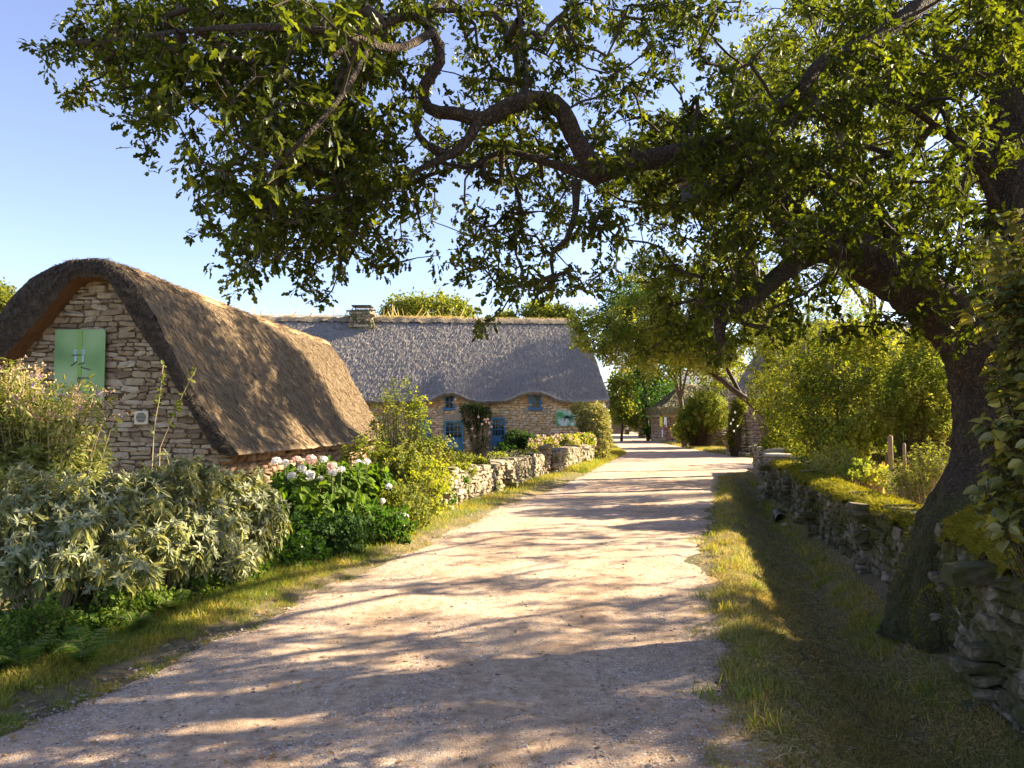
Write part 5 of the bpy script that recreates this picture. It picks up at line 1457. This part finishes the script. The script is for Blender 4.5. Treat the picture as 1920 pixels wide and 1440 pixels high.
for (px0, px1, py0, py1, m_, lb) in ((1237, 1242, 781, 800, 'yellow', "narrow yellow board on the small mossy cottage"), (1245, 1250, 781, 801, 'white', "narrow white board beside the yellow one"), (1241, 1243, 806, 819, 'white', "thin pale strip low on the small cottage wall")):
    c = P((px0 + px1) / 2, (py0 + py1) / 2, 55.8)
    k = 55.8 / F
    o_ = MB().box(c, ((px1 - px0) / 2 * k, .02, (py1 - py0) / 2 * k)).build("wall_board", M[m_]); tag(o_, lb, "board", "boards on the lane cottage")
    if m_ == 'white' and px0 == 1245:
        pass
house("lane_house", "large blue-grey thatched house rising behind the small mossy cottage", 15.0, 32, 74, 82, 2.6, 7.0, 2.6, M['brown'], M['thatch_grey'], None)
house("lane_house", "distant thatched house glimpsed where the road ends", 15.5, 19.6, 110, 116, 2.2, 5.4, 1.6, M['brown'], M['thatch'], None)
hC = house("side_cottage", "long thatched house half hidden by shrubs at the side road", 12.8, 25, 36.2, 42, 3.0, 6.9, 1.4, M['brown'], M['thatch_grey'], (16000, .35, .04, .05, .3))
bt = empty("stone_buttress", (10.9, 35.6, 0), "flared grey stone buttress at the side road corner clad with a rose", "buttress")
mb = MB(); z = -.1; C = []; H_ = []
while z < 3.0:
    h = random.uniform(.12, .2); f_ = 1 - z / 3.4
    for q_ in range(3):
        w = (.28 + .30 * f_) / 1.5
        C.append((10.75 + (q_ - 1) * w * .95 + .10 * f_, 35.6 + .12 * f_ * 0, z + h / 2)); H_.append((w / 2, .35 + .25 * f_, h / 2))
    z += h
V, q = stones(np.array(C), np.array(H_), np.eye(3), .08); mk("stone_courses", V, [q], M['rubble'], bt, True)
rr, _ = bush("climbing_rose", "dark climbing rose with white flowers on the side road buttress", "climbing rose",
     [ell(1378, 790, 34.8, 14, 26, .25), ell(1372, 820, 34.8, 10, 20, .2), ell(1385, 760, 34.8, 14, 16, .3)], 420, 14, .1, OVATE, M['midleaf'], .5, M['twig'], .006, base=(10.3, 34.8), shell=.3)
for (fx, fy_) in ((1374, 787), (1370, 794), (1378, 773), (1383, 799), (1376, 808)):
    c = P(fx, fy_, 34.3); v = rdir(20); mk("bloom", *scatter(SIMPLE, c + v * .01, v, rdir(20), .05), M['whiteflower'], rr)
bush("tall_hedge_bush", "tall unclipped hedge bush in front of the small mossy cottage", "shrub",
     [ell(1312, 780, 46, 48, 34, 1.2), ell(1290, 795, 46, 30, 30, 1), ell(1340, 770, 45, 40, 34, 1.2), ell(1320, 750, 46, 36, 22, 1), ell(1275, 810, 47, 20, 18, .8)], 1300, 14, .12, OVATE, M['brightleaf'], .7, M['twig'], .008, base=(11.5, 46), shell=.3)
bush("lane_hedge", "low hedge beside the lane before the orange board", "hedge",
     [ell(1225, 808, 62, 22, 14, 1), ell(1250, 818, 58, 14, 12, .8)], 260, 14, .16, OVATE, M['darkleaf'], .5, M['twig'], .01, base=(12, 62), shell=.5)
rubble_wall("stone_wall", [(12.2, 53.6), (13.6, 50.5)], .85, .5, "reddish stone wall between the small cottage and the wooden gate", M['brown'], "stone walls", sl=(.25, .5), ch=(.14, .25))
gt = empty("wooden_gate", (13.0, 48.6, 0), "dark close-boarded wooden gate beside the rounded stone pier", "gate")
for q_ in range(9): MB().box((12.2 + .2 * q_, 48.6 + .02 * (q_ % 2), .55), (.09, .02, .5)).build("board", M['wood'], gt)
for zz in (.25, .85): MB().box((13.0, 48.56, zz), (.9, .02, .06)).build("rail", M['wood'], gt)
sp = empty("rounded_pier", (13.35, 47.2, 0), "low rounded stone pier at the right of the wooden gate", "pier")
C = []; H_ = []
for z in np.arange(0, .8, .16):
    rr_ = .5 * math.sqrt(max(.1, 1 - (z / .95) ** 2))
    for a in np.linspace(0, 2 * np.pi, 9, endpoint=False): C.append((13.35 + rr_ * math.cos(a + z * 3), 47.2 + rr_ * math.sin(a + z * 3), z + .08)); H_.append((.17, .17, .085))
C.append((13.35, 47.2, .86)); H_.append((.3, .3, .09))
V, q = stones(np.array(C), np.array(H_), np.eye(3), .1); mk("stone_courses", V, [q], M['rubble'], sp, True)
# info totem, far gateposts, orange board
tb = P(1176, 812, 88.0); z0 = 0.0
e = empty("information_totem", (tb[0], 88.0, 0), "dark information totem with white notices beside the far bend", "sign")
MB().box((tb[0], 88, .95), (.22, .12, .95)).build("column", M['black'], e); MB().box((tb[0] - .02, 87.86, 1.25), (.15, .01, .22)).build("notice", M['white'], e); MB().box((tb[0] - .02, 87.86, .78), (.15, .01, .18)).build("notice", M['white'], e)
V, q = stones(np.array([[tb[0] + .15, 88, 2.1]]), np.array([[.42, .2, .2]]), np.eye(3), .2); mk("finial", V, [q], M['navy'], e, True)
ob = P(1203, 793, 70)
e = empty("orange_board", (ob[0], 70, 0), "small orange board on a brown post along the lane", "sign")
MB().box((ob[0], 70, ob[2]), (.14, .03, .42)).build("board", M['orange'], e); MB().box((ob[0], 70.06, .7), (.3, .08, .7)).build("post", M['wood'], e)
for (px, w, lb) in ((1160, .55, "brown gatepost left of the information totem at the lane end"), (1152, .35, "narrower brown gatepost at the far left of the lane end")):
    c = P(px, 795, 96); e = empty("lane_gatepost", (c[0], 96, 0), lb, "gatepost", "gateposts at the lane end")
    V_, F_ = masonry((c[0] - w, 95.6, -.1), (1, 0, 0), 2 * w, 1.9, lambda s, z: True, (.2, .3), (.3, .6), .1, .01); mk("stone_courses", V_, [F_], M['brown'], e, True)
    MB().box((c[0], 96, .9), (w - .03, .35, .9)).build("post_core", M['wood'], e)

# culvert in the ditch
cv = P(1457, 943, 14.4); cz = float(gh(cv[0], 14.4))
e = empty("culvert_pipe", (cv[0], 14.4, cz), "black round drainpipe mouth in the grassy ditch", "pipe")
pth = np.array([[cv[0], 14.2, cz + .08], [cv[0] + .1, 14.6, cz + .08], [cv[0] + .3, 15.2, cz + .06]])
mb = MB(); mb.add(*tube(pth, .11, 16, cap=False)); mb.add(*tube(pth[::-1], .098, 16, cap=False)); mb.build("pipe", M['black'], e, True)
a_ = np.linspace(0, np.pi, 12); ring = np.stack([cv[0] + .115 * np.cos(a_), np.full(12, 14.19), cz + .08 + .115 * np.sin(a_)], 1)
mk("rim", *tube(ring, .008, 6), M['slab'], e, True)
V, q = stones(np.array([[cv[0] + .12, 13.6, cz + .03]]), np.array([[.33, .12, .035]]), np.eye(3), .03)
tag(mk("stone_slab", V, [q], M['slab'], None, True), "pale flat slab lying before the black pipe mouth", "slab")

# ------------------------------------------------------------------ grass on the verges, gravel, litter
def strip(n, y0, y1, fl, fr, power=2.0):
    """random points denser near the camera"""
    t = rng.uniform(0, 1, n)
    y = (y0 ** (1 - power) + t * (y1 ** (1 - power) - y0 ** (1 - power))) ** (1 / (1 - power))
    u = rng.uniform(0, 1, n)
    a, b = fl(y), fr(y)
    return a + (b - a) * u, y
def grass(name, label, x, y, h, mat, flat=1.0):
    z = gh(x, y); n = len(x); d = np.hypot(x, y)
    sz = h * rng.uniform(.4, 1.4, n)
    f = rdir(n); f[:, 2] = np.abs(f[:, 2]) + flat * rng.uniform(.2, 1.6, n)
    tm = leaf_tmpl([(.035, 0), (.03, .5), (0, 1)], .2, -.4)
    V, Fs = scatter(tm, np.stack([x, y, z - .003], 1), f, rdir(n), sz)
    # widen distant blades by using longer ones only
    return tag(mk(name, V, Fs, mat), label, None, None, "stuff")
eL = lambda y: xl(y) + .12 + .12 * vnoise(y, y, 0, 2.7, 8)
x, y = strip(120000, 3.2, 34, lambda y: xv(y) - .35, eL, 2.1)
# patchiness
cl_ = vnoise(x, y, 0, 4.1, 5) + .6 * vnoise(x, y, 0, 13, 6) - .4 * rng.random(len(x))
inner = (x > xl(y) - .22)
keep = (cl_ > -.75) & (~inner | (cl_ > .0))
x = x[keep]; y = y[keep]
grass("verge_grass", "short green grass verge on the left of the gravel road", x, y, .03 + .035 * smooth(.15, .6, xl(y) - x) + .0018 * y, M['grass_l'])
x, y = strip(250000, 2.4, 24, lambda y: np.minimum(xr(y), 9.0) - .10 + .15 * vnoise(y, y, 0, 2.3, 9), lambda y: np.maximum(xw(y) - .15, np.minimum(xr(y), 9) - .1), 2.1)
cl_ = vnoise(x, y, 0, 3.1, 5) + .7 * vnoise(x, y, 0, 11, 6) - .4 * rng.random(len(x))
e_ = x - np.minimum(xr(y), 9)
keep = (cl_ > -.85 + .7 * smooth(.3, -.2, e_)) & ((e_ > .05) | (cl_ > .15))
x = x[keep]; y = y[keep]
k_ = rng.random(len(x)) > .42 * np.exp(-((e_[keep] / np.maximum(xw(y) - np.minimum(xr(y), 9), .4) - .55) / .25) ** 2); x = x[k_]; y = y[k_]
grass("ditch_grass", "dry and green grass filling the ditch on the right of the road", x, y, .030 + .018 * smooth(-.2, .4, vnoise(x, y, 0, 1.7, 3)) + .0018 * y, M['grass_r'], .5)
# taller tufts at wall foot and along the bed
x1 = []; y1 = []
for k_ in range(200):
    yy_ = random.uniform(3, 21) ; xx_ = (float(xw(yy_)) - .35 - abs(random.gauss(0, .12))) if random.random() < .62 else float(xr(yy_)) + .25 + random.gauss(0, .2)
    m_ = random.randint(20, 60); x1.append(xx_ + rng.normal(size=m_) * .05); y1.append(yy_ + rng.normal(size=m_) * .05)
for k_ in range(240):
    yy_ = random.uniform(4, 22); xx_ = float(xv(yy_)) + random.gauss(.02, .08)
    m_ = random.randint(15, 45); x1.append(xx_ + rng.normal(size=m_) * .04); y1.append(yy_ + rng.normal(size=m_) * .04)
x1 = np.concatenate(x1); y1 = np.concatenate(y1)
grass("grass_tufts", "longer grass tufts at the wall foot and bed edge", x1, y1, .09, M['grass_l'], 1.4)
# far verges
x, y = strip(26000, 24, 70, lambda y: np.where(y < 34, xv(y), xl(y) - 1.4), lambda y: xl(y), 1.5)
grass("far_verge_grass", "sunny grass strip beside the far left of the road", x, y, .16, M['grass_l'])
x, y = strip(16000, 31.8, 60, lambda y: xr(y), lambda y: np.maximum(xr(y) + .8, 13.5 - .02 * y), 1.5)
grass("far_bank_grass", "grass bank below the side road cottage", x, y, .16, M['grass_r'])
# pebbles
n = 80000
x, y = strip(n, 2.6, 13, lambda y: xl(y) - .1, lambda y: xr(y) + .15, 2.4)
pn = vnoise(x, y, 0, 1.9, 11) + .8 * vnoise(x, y, 0, 6.5, 12) + .5 * rng.normal(size=n)
cc_ = (x - xl(y)) / (xr(y) - xl(y)); pn = pn - .7 * np.exp(-((cc_ - .28) / .07) ** 2) - .7 * np.exp(-((cc_ - .72) / .07) ** 2)
k = pn > .0; x = x[k]; y = y[k]; n = len(x)
s = .0048 * np.exp(.6 * rng.normal(size=n)); s = np.minimum(s, .02)
oc = np.array([[1, 0, 0], [-.9, .2, 0], [.1, 1, .1], [0, -1, 0], [.2, 0, .8], [0, 0, -1]], float)
of = np.array([[0, 2, 4], [2, 1, 4], [1, 3, 4], [3, 0, 4], [2, 0, 5], [1, 2, 5], [3, 1, 5], [0, 3, 5]])
f = rdir(n); f[:, 2] *= .2; f = norm(f); zv = np.tile([0, 0, 1.], (n, 1)) + .3 * rng.normal(size=(n, 3)); zv = norm(zv - f * (f * zv).sum(1, keepdims=True)); xx = np.cross(f, zv)
v = oc[None] * (1 + .25 * rng.normal(size=(n, 6, 1))) * np.stack([s, s * rng.uniform(.6, 1.4, n), s * .6], 1)[:, None]
V = np.stack([x, y, gh(x, y) + .016], 1)[:, None] + v[..., 0:1] * xx[:, None] + v[..., 1:2] * f[:, None] + v[..., 2:3] * zv[:, None]
tag(mk("gravel", V.reshape(-1, 3), (of[None] + (np.arange(n) * 6)[:, None, None]).reshape(-1, 3), M['pebble']), "loose pebbles scattered on the packed gravel road", None, None, "stuff")
# fallen leaves and bits of straw
n = 3800
x, y = strip(n, 2.5, 16, lambda y: xl(y) - .6, lambda y: xw(y) - .1, 2.2)
sel = (x > xr(y) - .2) | (x < xl(y) + .3) | (rng.random(n) < .25); x = x[sel]; y = y[sel]; n = len(x)
f = rdir(n); f[:, 2] *= .2
tag(mk("fallen_leaves", *scatter(OAK2, np.stack([x, y, gh(x, y) + .022], 1), f, rdir(n, 2.2), .045 * rng.uniform(.4, 1.3, n)), M['dryleaf']), "fallen oak leaves and litter on the verges", None, None, "stuff")
n = 26000
x, y = strip(n, 2.6, 20, lambda y: np.minimum(xr(y), 9) - .1, lambda y: xw(y) - .2, 2.1)
k = vnoise(x, y, 0, 2.1, 15) + .5 * rng.normal(size=n) > -.1; x = x[k]; y = y[k]; n = len(x)
f = rdir(n); f[:, 2] = np.abs(f[:, 2]) * .12
tag(mk("dry_clippings", *scatter(BLADE, np.stack([x, y, gh(x, y) + .012 + .012 * rng.random(n)], 1), f, rdir(n, 2), (.05 + .002 * y) * rng.uniform(.4, 1.3, n)), M['drygrass']), "dry straw clippings lying in the trodden ditch", None, None, "stuff")
# fallen twigs in the ditch
n = 90
x, y = strip(n, 2.8, 12, lambda y: xr(y), lambda y: xw(y) - .1, 2.0)
a = rng.uniform(0, 6.28, n); L_ = rng.uniform(.04, .13, n); z = gh(x, y) + .03
p0 = np.stack([x, y, z], 1); p1 = p0 + np.stack([np.cos(a) * L_, np.sin(a) * L_, rng.normal(size=n) * .01], 1)
tag(mk("fallen_twigs", *sticks(p0, p1, .003, .002, 4), M['wood']), "small dead twigs lying in the ditch", None, None, "stuff")
# leaves and moss hanging on the trunk foot
n = 16000
ti = rng.integers(0, int(len(trunk_p) * .16), n); a = rng.uniform(0, 2 * np.pi, n)
d_ = np.stack([np.cos(a), np.sin(a), 0 * a], 1)
pp = trunk_p[ti] + d_ * trunk_r[ti][:, None] * 1.0 + rng.normal(size=(n, 3)) * .02
mk("trunk_moss", *scatter(BLADE, pp, d_ + rdir(n) * .8 + [0, 0, -.3], rdir(n), .03 * rng.uniform(.4, 1.4, n)), M['moss'], oak)["kind"] = "stuff"
